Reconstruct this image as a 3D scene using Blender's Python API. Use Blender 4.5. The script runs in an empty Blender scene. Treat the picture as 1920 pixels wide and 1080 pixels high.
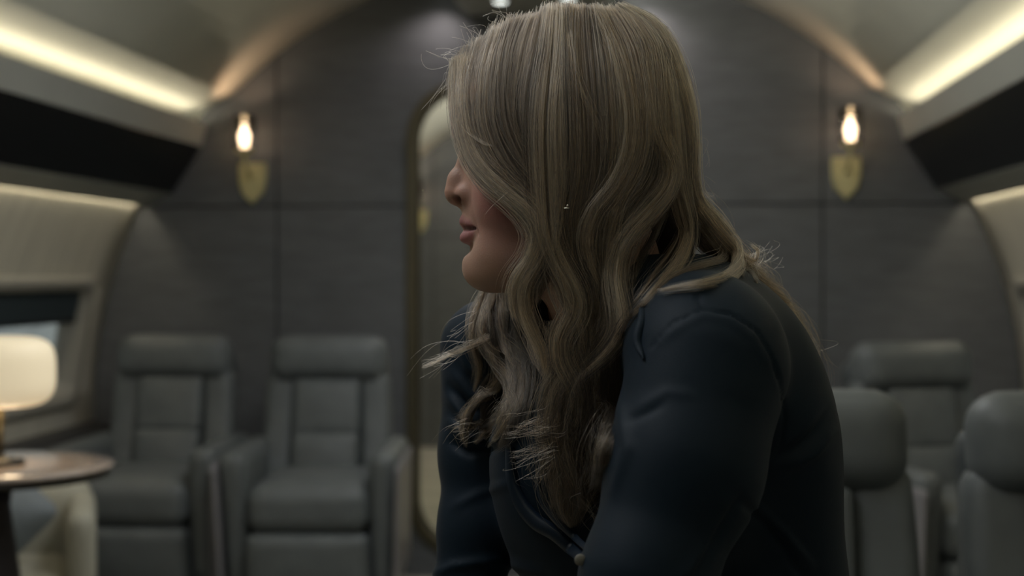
import bpy, bmesh, math, random
import numpy as np
from mathutils import Vector, Matrix
random.seed(7); rng = np.random.default_rng(7)
SC = bpy.context.scene
COL = SC.collection
PI = math.pi

# ------------------------------------------------------------------ camera
FPX = 2667.0
YAW = math.atan(255/FPX); PIT = math.atan(25/FPX)
CAM = Vector((.40, 0, 1.18))
FW = Vector((-math.sin(YAW)*math.cos(PIT), math.cos(YAW)*math.cos(PIT), -math.sin(PIT)))
RT = Vector((math.cos(YAW), math.sin(YAW), 0)); UP = RT.cross(FW)
cd = bpy.data.cameras.new('camera'); cam = bpy.data.objects.new('camera', cd); COL.objects.link(cam)
cam.matrix_world = Matrix(((RT.x, UP.x, -FW.x, CAM.x), (RT.y, UP.y, -FW.y, CAM.y), (RT.z, UP.z, -FW.z, CAM.z), (0, 0, 0, 1)))
cd.sensor_width = 36; cd.lens = 36*FPX/1920; cd.clip_start = .05; cd.clip_end = 100
cd.dof.use_dof = True; cd.dof.focus_distance = 1.235; cd.dof.aperture_fstop = 4.2
SC.camera = cam

# ------------------------------------------------------------------ world, exposure
SC.view_settings.view_transform = 'Standard'; SC.view_settings.look = 'None'
SC.view_settings.gamma = 1; SC.view_settings.use_curve_mapping = False
SC.view_settings.exposure = 0.0
SC.cycles.use_denoising = True
SC.cycles.max_bounces = 8; SC.cycles.transparent_max_bounces = 12
SC.cycles.sample_clamp_indirect = 3.0
W = bpy.data.worlds.new('overcast'); SC.world = W; W.use_nodes = True
W.node_tree.nodes['Background'].inputs[0].default_value = (.80, .92, .90, 1)
W.node_tree.nodes['Background'].inputs[1].default_value = .30

# ------------------------------------------------------------------ lamps
def area(name, loc, rot, sx, sy, power, col, spread=180):
    l = bpy.data.lights.new(name, 'AREA'); l.shape = 'RECTANGLE'; l.size = sx; l.size_y = sy
    l.energy = power; l.color = col; l.spread = math.radians(spread)
    o = bpy.data.objects.new(name, l); COL.objects.link(o); o.location = loc; o.rotation_euler = rot
    return o
def spot(name, loc, rot, power, col, ang, blend=.6, r=.02):
    l = bpy.data.lights.new(name, 'SPOT'); l.energy = power; l.color = col; l.spot_size = math.radians(ang)
    l.spot_blend = blend; l.shadow_soft_size = r
    o = bpy.data.objects.new(name, l); COL.objects.link(o); o.location = loc; o.rotation_euler = rot
    return o
def point(name, loc, power, col, r=.02):
    l = bpy.data.lights.new(name, 'POINT'); l.energy = power; l.color = col; l.shadow_soft_size = r
    o = bpy.data.objects.new(name, l); COL.objects.link(o); o.location = loc
    return o
LED = (1, .88, .66)
for s in (-1, 1):
    # LED line lying in the trough behind the upper lip, and the one above the side wall
    area('cove_led', (s*1.380, 1.95, 1.761), (0, s*math.radians(140), 0), .016, 7.0, 8.5, LED)
    area('added_ceiling_fill', (s*.30-.015, 1.95, 2.27), (0, s*math.radians(-97), 0), .02, 7.0, 13, (1, .96, .86))  # added unseen strip that brightens the ceiling
    area('added_ceiling_fill', (s*.30-.015, 7.6, 2.27), (0, s*math.radians(-97), 0), .02, 3.8, 13, (1, .96, .86))  # same added strip for the next compartment
    area('wall_led', (s*1.597, 1.95, 1.468), (0, s*math.radians(-4), 0), .012, 7.0, 9, LED)
    area('cove_led', (s*1.380, 7.6, 1.761), (0, s*math.radians(140), 0), .016, 3.8, 13, LED)
    spot('wall_washer_or_added_spot', (s*.47-.02, 9.30, 2.27), (math.radians(14), 0, 0), 9, (1, .88, .86), 120, .9)  # added unseen spot that brightens the next compartment
# downlights in the ceiling spine
for y in (5.15,):
    for s in (-1, 1):
        spot('downlight_beam', (s*.13-.01, y, 2.165), (math.radians(0), 0, 0), 3, (1, .95, .9), 80)
for s in (-1, 1):
    spot('wall_washer_or_added_spot', (s*.37-.01, 5.38, 2.27), (math.radians(6), s*math.radians(-8), 0), 9, (1, .88, .86), 125, 1)
# added unseen overhead fill for the woman and the seats behind her
area('added_overhead_fill', (-.35, 1.3, 2.16), (0, 0, 0), .5, 1.4, 11, (.96, .98, 1))
area('added_overhead_fill', (-.03, 3.6, 2.16), (0, 0, 0), .4, 1.6, 15, (.96, .98, 1))

# ------------------------------------------------------------------ helpers
def nodes(m):
    m.use_nodes = True; return m.node_tree.nodes, m.node_tree.links
def mat(name, col, rough=.6, metal=0, var=0, vscale=30, bump=0, bscale=200, spec=.5, emit=None, estr=0, stretch=None, sheen=0, trans=0, ior=1.45, coat=0):
    m = bpy.data.materials.new(name); N, L = nodes(m); b = N['Principled BSDF']
    b.inputs['Base Color'].default_value = (*col, 1); b.inputs['Roughness'].default_value = rough
    b.inputs['Metallic'].default_value = metal; b.inputs['Specular IOR Level'].default_value = spec
    b.inputs['Sheen Weight'].default_value = sheen; b.inputs['Transmission Weight'].default_value = trans
    b.inputs['IOR'].default_value = ior; b.inputs['Coat Weight'].default_value = coat
    if emit: b.inputs['Emission Color'].default_value = (*emit, 1); b.inputs['Emission Strength'].default_value = estr
    if var or bump:
        tc = N.new('ShaderNodeTexCoord'); mp = N.new('ShaderNodeMapping'); L.new(tc.outputs['Object'], mp.inputs[0])
        if stretch: mp.inputs['Scale'].default_value = stretch
    if var:
        n = N.new('ShaderNodeTexNoise'); n.inputs['Scale'].default_value = vscale; n.inputs['Detail'].default_value = 4
        L.new(mp.outputs[0], n.inputs['Vector'])
        r = N.new('ShaderNodeValToRGB'); r.color_ramp.elements[0].position = .3; r.color_ramp.elements[1].position = .7
        r.color_ramp.elements[0].color = (*[c*(1-var) for c in col], 1); r.color_ramp.elements[1].color = (*[min(1, c*(1+var)) for c in col], 1)
        L.new(n.outputs[0], r.inputs[0]); L.new(r.outputs[0], b.inputs['Base Color'])
    if bump:
        n2 = N.new('ShaderNodeTexNoise'); n2.inputs['Scale'].default_value = bscale; n2.inputs['Detail'].default_value = 3
        L.new(mp.outputs[0], n2.inputs['Vector'])
        bp = N.new('ShaderNodeBump'); bp.inputs['Strength'].default_value = bump; bp.inputs['Distance'].default_value = .002
        L.new(n2.outputs[0], bp.inputs['Height']); L.new(bp.outputs[0], b.inputs['Normal'])
    return m
def mesh_ob(name, v, f, m, parent=None, smooth=True):
    me = bpy.data.meshes.new(name); me.from_pydata([tuple(map(float, p)) for p in v], [], [tuple(map(int, q)) for q in f]); me.update()
    if smooth: me.polygons.foreach_set('use_smooth', [True]*len(me.polygons))
    me.materials.append(m)
    o = bpy.data.objects.new(name, me); COL.objects.link(o)
    if parent: o.parent = parent
    return o
def bm_ob(name, bm, m, parent=None, smooth=False):
    me = bpy.data.meshes.new(name); bmesh.ops.recalc_face_normals(bm, faces=bm.faces); bm.to_mesh(me); bm.free()
    if smooth: me.polygons.foreach_set('use_smooth', [True]*len(me.polygons))
    me.materials.append(m)
    o = bpy.data.objects.new(name, me); COL.objects.link(o)
    if parent: o.parent = parent
    return o
def tag(o, label=None, cat=None, group=None, kind=None):
    if label: o['label'] = label
    if cat: o['category'] = cat
    if group: o['group'] = group
    if kind: o['kind'] = kind
    return o
def empty(name, loc=(0, 0, 0), rz=0):
    o = bpy.data.objects.new(name, None); COL.objects.link(o); o.location = loc; o.rotation_euler = (0, 0, rz)
    o.empty_display_size = .1
    return o
def copy_tree(o, parent=None):
    c = o.copy(); COL.objects.link(c)
    if parent: c.parent = parent
    for ch in list(o.children): copy_tree(ch, c)
    return c
def cubegrid(n):
    """points of a cube surface with n cells per edge, welded"""
    vid = {}; V = []; F = []
    def idx(p):
        if p not in vid: vid[p] = len(V); V.append([2*c/n-1 for c in p])
        return vid[p]
    for ax in range(3):
        for side in (0, n):
            for i in range(n):
                for j in range(n):
                    q = []
                    for a, b in ((i, j), (i+1, j), (i+1, j+1), (i, j+1)):
                        p = [0, 0, 0]; p[ax] = side; p[(ax+1) % 3] = a; p[(ax+2) % 3] = b; q.append(idx(tuple(p)))
                    F.append(q if side else q[::-1])
    return np.array(V), F
_CG = {}
def soft(size, r, loc=(0, 0, 0), rot=(0, 0, 0), bulge=(0, 0, 0), n=14, warp=None):
    """rounded, slightly puffed cushion block -> (verts, faces)"""
    if n not in _CG: _CG[n] = cubegrid(n)
    V, F = _CG[n]; V = np.sign(V)*np.abs(V)**.8
    h = np.array(size)/2; p = V*h; r = min(r, h.min()*.999)
    inner = np.clip(p, -(h-r), h-r); d = p-inner; l = np.linalg.norm(d, axis=1, keepdims=True); l[l == 0] = 1
    q = inner+d/l*r
    for ax in range(3):
        a, b = [i for i in range(3) if i != ax]
        w = (1-np.clip(np.abs(V[:, a]), 0, 1)**2)*(1-np.clip(np.abs(V[:, b]), 0, 1)**2)
        q[:, ax] += np.sign(V[:, ax])*(np.abs(V[:, ax]) > .6)*bulge[ax]*w
    if warp: q = warp(q)
    R = np.array(Matrix.Rotation(rot[2], 3, 'Z') @ Matrix.Rotation(rot[1], 3, 'Y') @ Matrix.Rotation(rot[0], 3, 'X'))
    return q @ R.T+np.array(loc), F
def soft_ob(name, size, r, m, parent=None, **k):
    v, f = soft(size, r, **k); return mesh_ob(name, v, f, m, parent)
def lathe(prof, n=32, cx=0, cy=0):
    V = []; F = []
    for r, z in prof:
        for i in range(n): a = 2*PI*i/n; V.append((cx+r*math.cos(a), cy+r*math.sin(a), z))
    k = len(prof)
    for j in range(k-1):
        for i in range(n): F.append((j*n+i, j*n+(i+1) % n, (j+1)*n+(i+1) % n, (j+1)*n+i))
    F.append(tuple(range(n))[::-1]); F.append(tuple((k-1)*n+i for i in range(n)))
    return V, F
def lathe_ob(name, prof, m, parent=None, n=32, cx=0, cy=0): 
    v, f = lathe(prof, n, cx, cy); return mesh_ob(name, v, f, m, parent)
def tube(pts, rad, n=10):
    pts = [Vector(p) for p in pts]; V = []; F = []
    if not hasattr(rad, '__len__'): rad = [rad]*len(pts)
    for i, p in enumerate(pts):
        t = (pts[min(i+1, len(pts)-1)]-pts[max(i-1, 0)]).normalized()
        a = t.orthogonal().normalized() if i == 0 else (a-t*a.dot(t)).normalized()
        b = t.cross(a)
        for k in range(n): an = 2*PI*k/n; V.append(p+(a*math.cos(an)+b*math.sin(an))*rad[i])
    for i in range(len(pts)-1):
        for k in range(n): F.append((i*n+k, i*n+(k+1) % n, (i+1)*n+(k+1) % n, (i+1)*n+k))
    F.append(tuple(range(n))[::-1]); F.append(tuple((len(pts)-1)*n+k for k in range(n)))
    return V, F
def extrude_ob(name, poly, y0, y1, m, parent=None, bevel=.004, smooth=False):
    """cross-section polygon (x, z) carried along the cabin from y0 to y1"""
    n = len(poly); V = [(x, y0, z) for x, z in poly]+[(x, y1, z) for x, z in poly]
    F = [tuple(range(n)), tuple(range(2*n-1, n-1, -1))]+[(i, (i+1) % n, n+(i+1) % n, n+i) for i in range(n)]
    bm = bmesh.new(); vs = [bm.verts.new(v) for v in V]
    for f in F: bm.faces.new([vs[i] for i in f])
    bmesh.ops.recalc_face_normals(bm, faces=bm.faces)
    o = bm_ob(name, bm, m, parent, smooth)
    if bevel:
        b = o.modifiers.new('edge', 'BEVEL'); b.width = bevel; b.segments = 2; b.limit_method = 'ANGLE'
    return o

# ------------------------------------------------------------------ materials
M = {}
M['bulkhead'] = mat('grey_brown_weave', (.118, .124, .130), .62, var=.14, vscale=9, bump=.25, bscale=160, stretch=(1, 1, 6), spec=.35)
M['ceiling'] = mat('cream_headliner', (.78, .79, .70), .8, var=.03, vscale=4, bump=.08, bscale=300)
M['soffit'] = mat('pale_grey_trim', (.36, .37, .34), .55, var=.03, vscale=6)
M['gloss_black'] = mat('gloss_black_panel', (.004, .005, .006), .35, spec=.3)
M['wallcloth'] = mat('cream_wall_cloth', (.50, .48, .40), .85, var=.10, vscale=5, stretch=(1, 7, .5), bump=.15, bscale=150)
M['floor'] = mat('beige_carpet', (.30, .29, .25), .95, var=.12, vscale=50, bump=.6, bscale=400)
M['floor_next'] = mat('cream_carpet', (.46, .44, .37), .9, var=.2, vscale=3, stretch=(.3, 3.2, 1), bump=.4, bscale=300)
M['dark_trim'] = mat('charcoal_ledge', (.035, .035, .036), .5)
M['brass'] = mat('aged_brass', (.62, .56, .30), .5, .35, var=.1, vscale=20)
M['dim_brass'] = mat('dull_bronze_frame', (.10, .088, .055), .5, .6)
M['leather'] = mat('slate_leather', (.105, .117, .119), .48, var=.10, vscale=14, bump=.30, bscale=220, spec=.45)
M['leather_dark'] = mat('slate_leather_shell', (.055, .064, .066), .5, var=.1, vscale=14, bump=.2, bscale=220)
M['shell'] = mat('satin_grey_shell', (.20, .195, .205), .35, spec=.5)
M['black'] = mat('matt_black', (.01, .011, .012), .6)
M['cream_leather'] = mat('cream_upholstery', (.40, .39, .32), .6, var=.05, vscale=10, bump=.2, bscale=200)
M['pillow'] = mat('blue_grey_cloth', (.20, .23, .255), .8, var=.08, vscale=20, bump=.4, bscale=300)
M['tabletop'] = mat('rose_stone_top', (.40, .33, .28), .16, var=.18, vscale=7, stretch=(1, 2.5, 1), coat=.5)
M['bronze_dark'] = mat('dark_bronze', (.028, .026, .020), .4, .5)
M['maroon'] = mat('dark_pedestal', (.020, .016, .018), .45)
M['glass'] = mat('clear_glass', (1, 1, 1), .03, trans=1)
M['shade'] = mat('opal_shade', (.9, .8, .6), .5, emit=(1, .82, .54), estr=.40)
M['bulb'] = mat('hot_bulb', (1, .9, .8), .5, emit=(1, .72, .46), estr=14)
M['led'] = mat('led_strip', (1, .9, .7), .5, emit=(1, .85, .6), estr=1.2)
M['lens'] = mat('downlight_lens', (1, 1, 1), .5, emit=(.95, 1, .93), estr=2.2)
M['blind'] = mat('dark_blind', (.03, .045, .052), .8, bump=.3, bscale=100, stretch=(1, 1, 12))
M['reveal'] = mat('window_reveal', (.30, .29, .25), .6)
M['chrome'] = mat('chrome', (.6, .6, .6), .15, 1)

# ------------------------------------------------------------------ cabin shell
ZC, R, RW = .627, 1.765, 1.806
Y0, Y1, Y2 = -1.6, 5.5, 9.62
def arc(a0, a1, r, n, zc=ZC):      # angle from vertical, in degrees, positive to +x
    return [(r*math.sin(math.radians(a0+(a1-a0)*i/n)), zc+r*math.cos(math.radians(a0+(a1-a0)*i/n))) for i in range(n+1)]
SPX = .265
aS = math.degrees(math.asin((SPX-.02)/R))
def ceiling(name, y0, y1):
    fl = [(1.305, 1.850), (1.36, 1.836), (1.43, 1.82), (1.475, 1.79), (1.48, 1.73), (1.52, 1.73), (1.51, 1.82), (1.45, 1.86), (1.38, 1.89)]
    inner = arc(-44.5, 44.5, R+.003, 56)+fl; outer = arc(42, -42, R+.05, 54)+[(-x, z) for x, z in fl[::-1]]
    o = extrude_ob(name, inner+outer, y0, y1, M['ceiling'], bevel=0, smooth=False)
    tag(o, kind='structure'); o.data.polygons.foreach_set('use_smooth', [len(p.vertices) == 4 for p in o.data.polygons]); return o
ceiling('ceiling', Y0, Y1); ceiling('ceiling', Y1+.05, Y2)
def side_wall(name, s, y0, y1, holes=()):
    """cream side wall following the hull circle, with window openings (y0, y1, z0, z1)"""
    zs = sorted(set([round(z, 4) for z in np.linspace(0, 1.49, 31)]+[h[k] for h in holes for k in (2, 3)]))
    ys = sorted(set([y0, y1]+[round(y, 4) for y in np.linspace(y0, y1, 15)]+[h[k] for h in holes for k in (0, 1)]))
    bm = bmesh.new(); g = {}
    for i, y in enumerate(ys):
        for j, z in enumerate(zs): g[i, j] = bm.verts.new((s*math.sqrt(RW**2-(z-ZC)**2), y, z))
    for i in range(len(ys)-1):
        for j in range(len(zs)-1):
            yc, zc = (ys[i]+ys[i+1])/2, (zs[j]+zs[j+1])/2
            if any(h[0] < yc < h[1] and h[2] < zc < h[3] for h in holes): continue
            bm.faces.new((g[i, j], g[i+1, j], g[i+1, j+1], g[i, j+1]))
    o = bm_ob(name, bm, M['wallcloth'], smooth=True)
    so = o.modifiers.new('depth', 'SOLIDIFY'); so.thickness = .09; so.offset = 1 if s*1 > 0 else 1
    tag(o, kind='structure'); return o
WIN = [(4.28, 5.27, .715, 1.13), (2.9, 3.78, .735, 1.12), (1.52, 2.4, .735, 1.12), (.14, 1.02, .735, 1.12)]
for s, nm in ((-1, 'wall_left'), (1, 'wall_right')):
    w = side_wall(nm, s, Y0, Y1, WIN)
    # normals towards the cabin decide the side the thickness grows on
    m0 = w.data; c = m0.polygons[len(m0.polygons)//2]
    if c.normal.x*s > 0: m0.flip_normals()
    w.modifiers[0].offset = -1
    w = side_wall(nm, s, Y1+.05, Y2); m0 = w.data; c = m0.polygons[0]
    if c.normal.x*s > 0: m0.flip_normals()
    w.modifiers[0].offset = -1
HW = math.sqrt(RW*RW-ZC*ZC)
tag(extrude_ob('floor', [(-HW-.02, 0), (HW+.02, 0), (HW+.02, -.06), (-HW-.02, -.06)], Y0, Y1, M['floor'], bevel=0), kind='structure')
tag(extrude_ob('floor', [(-HW-.02, 0), (HW+.02, 0), (HW+.02, -.06), (-HW-.02, -.06)], Y1, Y2+.2, M['floor_next'], bevel=0), kind='structure')
# soffit: upper lip, glossy black band, lower lip, one run per side and per compartment
for s in (-1, 1):
    for y0, y1 in ((Y0, Y1-.001), (Y1+.05, Y2-.001)):
        up = [(1.336, 1.777), (1.361, 1.686), (1.40, 1.69), (1.48, 1.725), (1.478, 1.745), (1.362, 1.756), (1.345, 1.762), (1.341, 1.778)]
        lo = [(1.482, 1.500), (1.582, 1.450), (1.587, 1.458), (1.582, 1.486), (1.60, 1.49), (1.58, 1.52), (1.52, 1.53)]
        bk = [(1.361, 1.686), (1.482, 1.500), (1.52, 1.53), (1.40, 1.71)]
        e = extrude_ob('trim_1', [(s*x, z) for x, z in up], y0, y1, M['soffit']); tag(e, kind='structure')
        e = extrude_ob('trim_2', [(s*x, z) for x, z in lo], y0, y1, M['soffit']); tag(e, kind='structure')
        e = extrude_ob('trim_3', [(s*x, z) for x, z in bk], y0, y1, M['gloss_black']); tag(e, kind='structure')
        e = extrude_ob('trim_4', [(s*x, z) for x, z in ((1.371, 1.756), (1.389, 1.754), (1.389, 1.757), (1.371, 1.759))], y0, y1, M['led'], bevel=0); tag(e, kind='structure')
    # dark ledge low on the side wall
    def cx(z): return math.sqrt(RW*RW-(z-ZC)**2)
    e = extrude_ob('baseboard_left' if s < 0 else 'baseboard_right', [(s*(cx(.60)+.01), .60), (s*(cx(.60)-.10), .585), (s*(cx(.60)-.115), .56), (s*(cx(.5)-.11), .44), (s*(cx(.1)-.02), .02), (s*(cx(.1)+.04), .02)], Y0, Y1-.002, M['dark_trim']); tag(e, kind='structure')
# ceiling spine with downlights
e = extrude_ob('trim_5', [(-SPX-.025, 2.185), (SPX-.035, 2.185), (SPX-.005, 2.205), (SPX, 2.40), (-SPX-.06, 2.40), (-SPX-.055, 2.205)], Y0, Y1-.002, M['soffit'], bevel=.008); tag(e, kind='structure')

# bulkheads: separate panels cut out of one arch with a rounded door opening
def rrect(x0, x1, z0, z1, r, n=10):
    P = []
    for cx_, cz, a0 in ((x1-r, z1-r, 0), (x0+r, z1-r, 90), (x0+r, z0+r, 180), (x1-r, z0+r, 270)):
        for i in range(n+1): a = math.radians(a0+90*i/n); P.append((cx_+r*math.cos(a), cz+r*math.sin(a)))
    return P
def panels(bm, name, parent, xs, zs, y, m, gap=.0035, th=.03):
    for i in range(len(xs)-1):
        for j in range(len(zs)-1):
            b2 = bm.copy()
            for co, no in (((xs[i]+gap, 0, 0), (-1, 0, 0)), ((xs[i+1]-gap, 0, 0), (1, 0, 0)), ((0, 0, zs[j]+gap), (0, 0, -1)), ((0, 0, zs[j+1]-gap), (0, 0, 1))):
                bmesh.ops.bisect_plane(b2, geom=b2.verts[:]+b2.edges[:]+b2.faces[:], plane_co=co, plane_no=no, clear_outer=True, dist=1e-6)
            if not b2.faces: b2.free(); continue
            r_ = bmesh.ops.extrude_face_region(b2, geom=b2.faces[:])
            bmesh.ops.translate(b2, verts=[g for g in r_['geom'] if isinstance(g, bmesh.types.BMVert)], vec=(0, th, 0))
            o = bm_ob('panel', b2, m, parent)
            bv = o.modifiers.new('edge', 'BEVEL'); bv.width = .002; bv.segments = 2; bv.limit_method = 'ANGLE'; bv.angle_limit = math.radians(40)
def bulkhead(name, y, ycore, door=True):
    out = arc(-126, 126, R+.001, 90); 
    out = [(x, max(z, 0.0)) for x, z in arc(-111, 111, RW, 90)]
    core = bmesh.new()
    def loop(bm, P): 
        vs = [bm.verts.new((x, y, z)) for x, z in P]; es = [bm.edges.new((vs[i], vs[(i+1) % len(vs)])) for i in range(len(vs))]; return es
    es = loop(core, out)
    if door: es += loop(core, rrect(DX0, DX1, DZ0, DZ1, .19))
    bmesh.ops.triangle_fill(core, edges=es, use_beauty=True, normal=(0, -1, 0))
    core2 = core.copy()
    r_ = bmesh.ops.extrude_face_region(core2, geom=core2.faces[:]); bmesh.ops.translate(core2, verts=[g for g in r_['geom'] if isinstance(g, bmesh.types.BMVert)], vec=(0, .04, 0))
    bmesh.ops.translate(core2, verts=core2.verts[:], vec=(0, .012, 0))
    w = bm_ob(name, core2, M['black']); tag(w, kind='structure')
    panels(core, 'panel', w, [-1.9, -1.058, 1.062, 1.9], [-.1, 1.450, 2.6], y, M['bulkhead'], th=.0115)
    return w
DX0, DX1, DZ0, DZ1 = -.498, .488, .115, 1.895
bulkhead('wall_back', Y1, Y1)
bulkhead('wall_back', Y2, Y2, False)
# behind the camera
w = bmesh.new(); vs = [w.verts.new((x, Y0, z)) for x, z in arc(-111, 111, R+.04, 40)]; w.faces.new(vs)
r_ = bmesh.ops.extrude_face_region(w, geom=w.faces[:]); bmesh.ops.translate(w, verts=[g for g in r_['geom'] if isinstance(g, bmesh.types.BMVert)], vec=(0, -.05, 0))
tag(bm_ob('wall_front', w, M['bulkhead']), kind='structure')
# door frame: rounded bronze ring round the opening
def ring(name, x0, x1, z0, z1, r, wd, y0, y1, m, parent=None):
    a = rrect(x0, x1, z0, z1, r); b = rrect(x0-wd, x1+wd, z0-wd, z1+wd, r+wd); n = len(a); V = []; F = []
    for y in (y0, y1): V += [(x, y, z) for x, z in a]+[(x, y, z) for x, z in b]
    for i in range(n):
        j = (i+1) % n
        F += [(i, j, n+j, n+i), (2*n+i, 3*n+i, 3*n+j, 2*n+j), (n+i, n+j, 3*n+j, 3*n+i), (i, 2*n+i, 2*n+j, j)]
    o = mesh_ob(name, V, F, m, parent, smooth=False)
    bv = o.modifiers.new('edge', 'BEVEL'); bv.width = .004; bv.segments = 2; bv.limit_method = 'ANGLE'
    return o
for y in (Y1,):
    tag(ring('door_1', DX0, DX1, DZ0, DZ1, .19, .042, y-.018, y+.075, M['dim_brass']), kind='structure')
# windows: reveal, frame, pane and half drawn blind
def window(n, s, y0, y1, z0, z1):
    def hx(z): return s*(math.sqrt(RW*RW-(z-ZC)**2)-.003)
    def frame_pts(y0, y1, z0, z1, r, dx):
        return [(hx(z)+s*dx, y, z) for y, z in rrect(y0, y1, z0, z1, r, 6)]
    rings = [frame_pts(y0-.045, y1+.045, z0-.045, z1+.045, .07, -.002), frame_pts(y0-.04, y1+.04, z0-.04, z1+.04, .07, -.014),
             frame_pts(y0+.005, y1-.005, z0+.005, z1-.005, .055, -.014), frame_pts(y0+.015, y1-.015, z0+.015, z1-.015, .05, .035), frame_pts(y0+.03, y1-.03, z0+.03, z1-.03, .045, .052),
             frame_pts(y0+.03, y1-.03, z0+.03, z1-.03, .045, .085)]
    k = len(rings[0]); V = sum(rings, []); F = [(j*k+i, j*k+(i+1) % k, (j+1)*k+(i+1) % k, (j+1)*k+i) for j in range(len(rings)-1) for i in range(k)]
    if s > 0: F = [f[::-1] for f in F]
    w = mesh_ob('window_%d' % n, V, F, M['reveal'], smooth=True); tag(w, kind='structure')
    V = frame_pts(y0+.028, y1-.028, z0+.028, z1-.028, .045, .058)+frame_pts(y0+.028, y1-.028, z0+.028, z1-.028, .045, .063); k = len(V)//2
    mesh_ob('pane', V, [tuple(range(k)), tuple(range(2*k-1, k-1, -1))]+[(i, (i+1) % k, k+(i+1) % k, k+i) for i in range(k)], M['glass'], w, smooth=False)
    zb = z0+.70*(z1-z0)
    zz = np.linspace(zb, z1-.002, 9); V = []; F = []
    for z in zz:
        for dx in (.020, .026):
            for y in (y0+.012, y1-.012): V.append((hx(z)+s*dx, y, z))
    for i in range(8):
        b = i*4; F += [(b, b+1, b+5, b+4), (b+2, b+6, b+7, b+3), (b, b+4, b+6, b+2), (b+1, b+3, b+7, b+5)]
    F += [(0, 2, 3, 1), (32, 33, 35, 34)]
    mesh_ob('blind', V, F, M['blind'], w, smooth=False)
    v, f = tube([(hx(zb)+s*.023, y0+.012, zb), (hx(zb)+s*.023, y1-.012, zb)], .008, 8); mesh_ob('blind_rail', v, f, M['black'], w)
n = 1
for s in (-1, 1):
    for h in WIN: window(n, s, *h); n += 1

# ------------------------------------------------------------------ downlights
for i, (x, y) in enumerate([(-.14, 5.20), (.11, 5.20)]):
    d = lathe_ob('downlight', [(.036, 2.186), (.036, 2.180), (.026, 2.180)], M['chrome']); d.location = (x, y, 0)
    tag(d, ['round recessed downlight left of centre in the ceiling spine before the arched bulkhead', 'round recessed downlight right of centre in the ceiling spine, just above her hair'][i], 'downlight', 'downlights in the ceiling spine')
    e = lathe_ob('lens', [(.025, 2.1815), (.025, 2.1785)], M['lens'], d)
for i, x in enumerate([-.38, .36]):
    zc_ = ZC+math.sqrt(R*R-x*x)
    d = lathe_ob('wall_washer_or_added_spot', [(.045, .0), (.045, -.075), (.035, -.078)], M['soffit']); d.location = (x, 5.40, zc_)
    tag(d, ['small wall washer lamp left of the ceiling spine, lighting the bulkhead', 'small wall washer lamp right of the ceiling spine, lighting the bulkhead'][i], 'downlight', 'wall washers over the bulkhead')
    lathe_ob('lens', [(.033, -.0775), (.033, -.081)], M['lens'], d)

# ------------------------------------------------------------------ sconces
def sconce(loc, label, s, group='brass wall sconces'):
    r_ = empty('wall_sconce', loc); tag(r_, label, 'sconce', group)
    # tapered shield-shaped backplate on the bulkhead
    P = [(-.054, .0), (.054, .0), (.057, -.03), (.054, -.08), (.043, -.12), (.018, -.146), (0, -.165), (-.018, -.146), (-.043, -.12), (-.054, -.08), (-.057, -.03)]
    n = len(P); V = [(x, -.001, z-.085) for x, z in P]+[(x*.9, -.016, z*.95-.087) for x, z in P]
    F = [tuple(range(n)), tuple(range(2*n-1, n-1, -1))]+[(i, (i+1) % n, n+(i+1) % n, n+i) for i in range(n)]
    mesh_ob('backplate', V, F, M['brass'], r_, smooth=False)
    v, f = tube([(0, -.012, -.14), (0, -.06, -.135), (0, -.10, -.11), (0, -.115, -.075), (0, -.115, -.05)], [.008, .007, .007, .008, .010]); mesh_ob('arm', v, f, M['brass'], r_)
    lathe_ob('cup', [(.010, -.062), (.030, -.055), (.034, -.040), (.030, -.038), (.010, -.04)], M['brass'], r_, cy=-.115)
    lathe_ob('bulb', [(.006, -.036), (.008, -.022), (.018, -.013), (.022, 0), (.018, .013), (.010, .020), (.002, .022)], M['bulb'], r_, cy=-.115, n=20)
    # open glass cylinder
    a = [(.040, -.040), (.043, -.02), (.043, .085), (.040, .086), (.040, -.018), (.038, -.037)]
    n = 32; V = [(q*math.cos(2*PI*i/n), -.115+q*math.sin(2*PI*i/n), z) for q, z in a for i in range(n)]; k = len(a)
    F = [(j*n+i, j*n+(i+1) % n, ((j+1) % k)*n+(i+1) % n, ((j+1) % k)*n+i) for j in range(k) for i in range(n)]
    mesh_ob('glass_shade', V, F, M['glass'], r_)
    point('sconce_lamp', (loc[0], loc[1]-.115, loc[2]+.045), 1.1 if loc[1] < 6 else .35, (1, .62, .38), .012)
    return r_
sconce((-1.155, 5.5, 1.706), 'lit brass wall sconce with glass cylinder on the left half of the grey bulkhead', -1)
sconce((1.148, 5.5, 1.712), 'lit brass wall sconce with glass cylinder on the right half of the grey bulkhead', 1)
sconce((-1.155, 9.62, 1.706), 'small distant lit wall sconce seen through the arched doorway beside her nose', -1)

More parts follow.
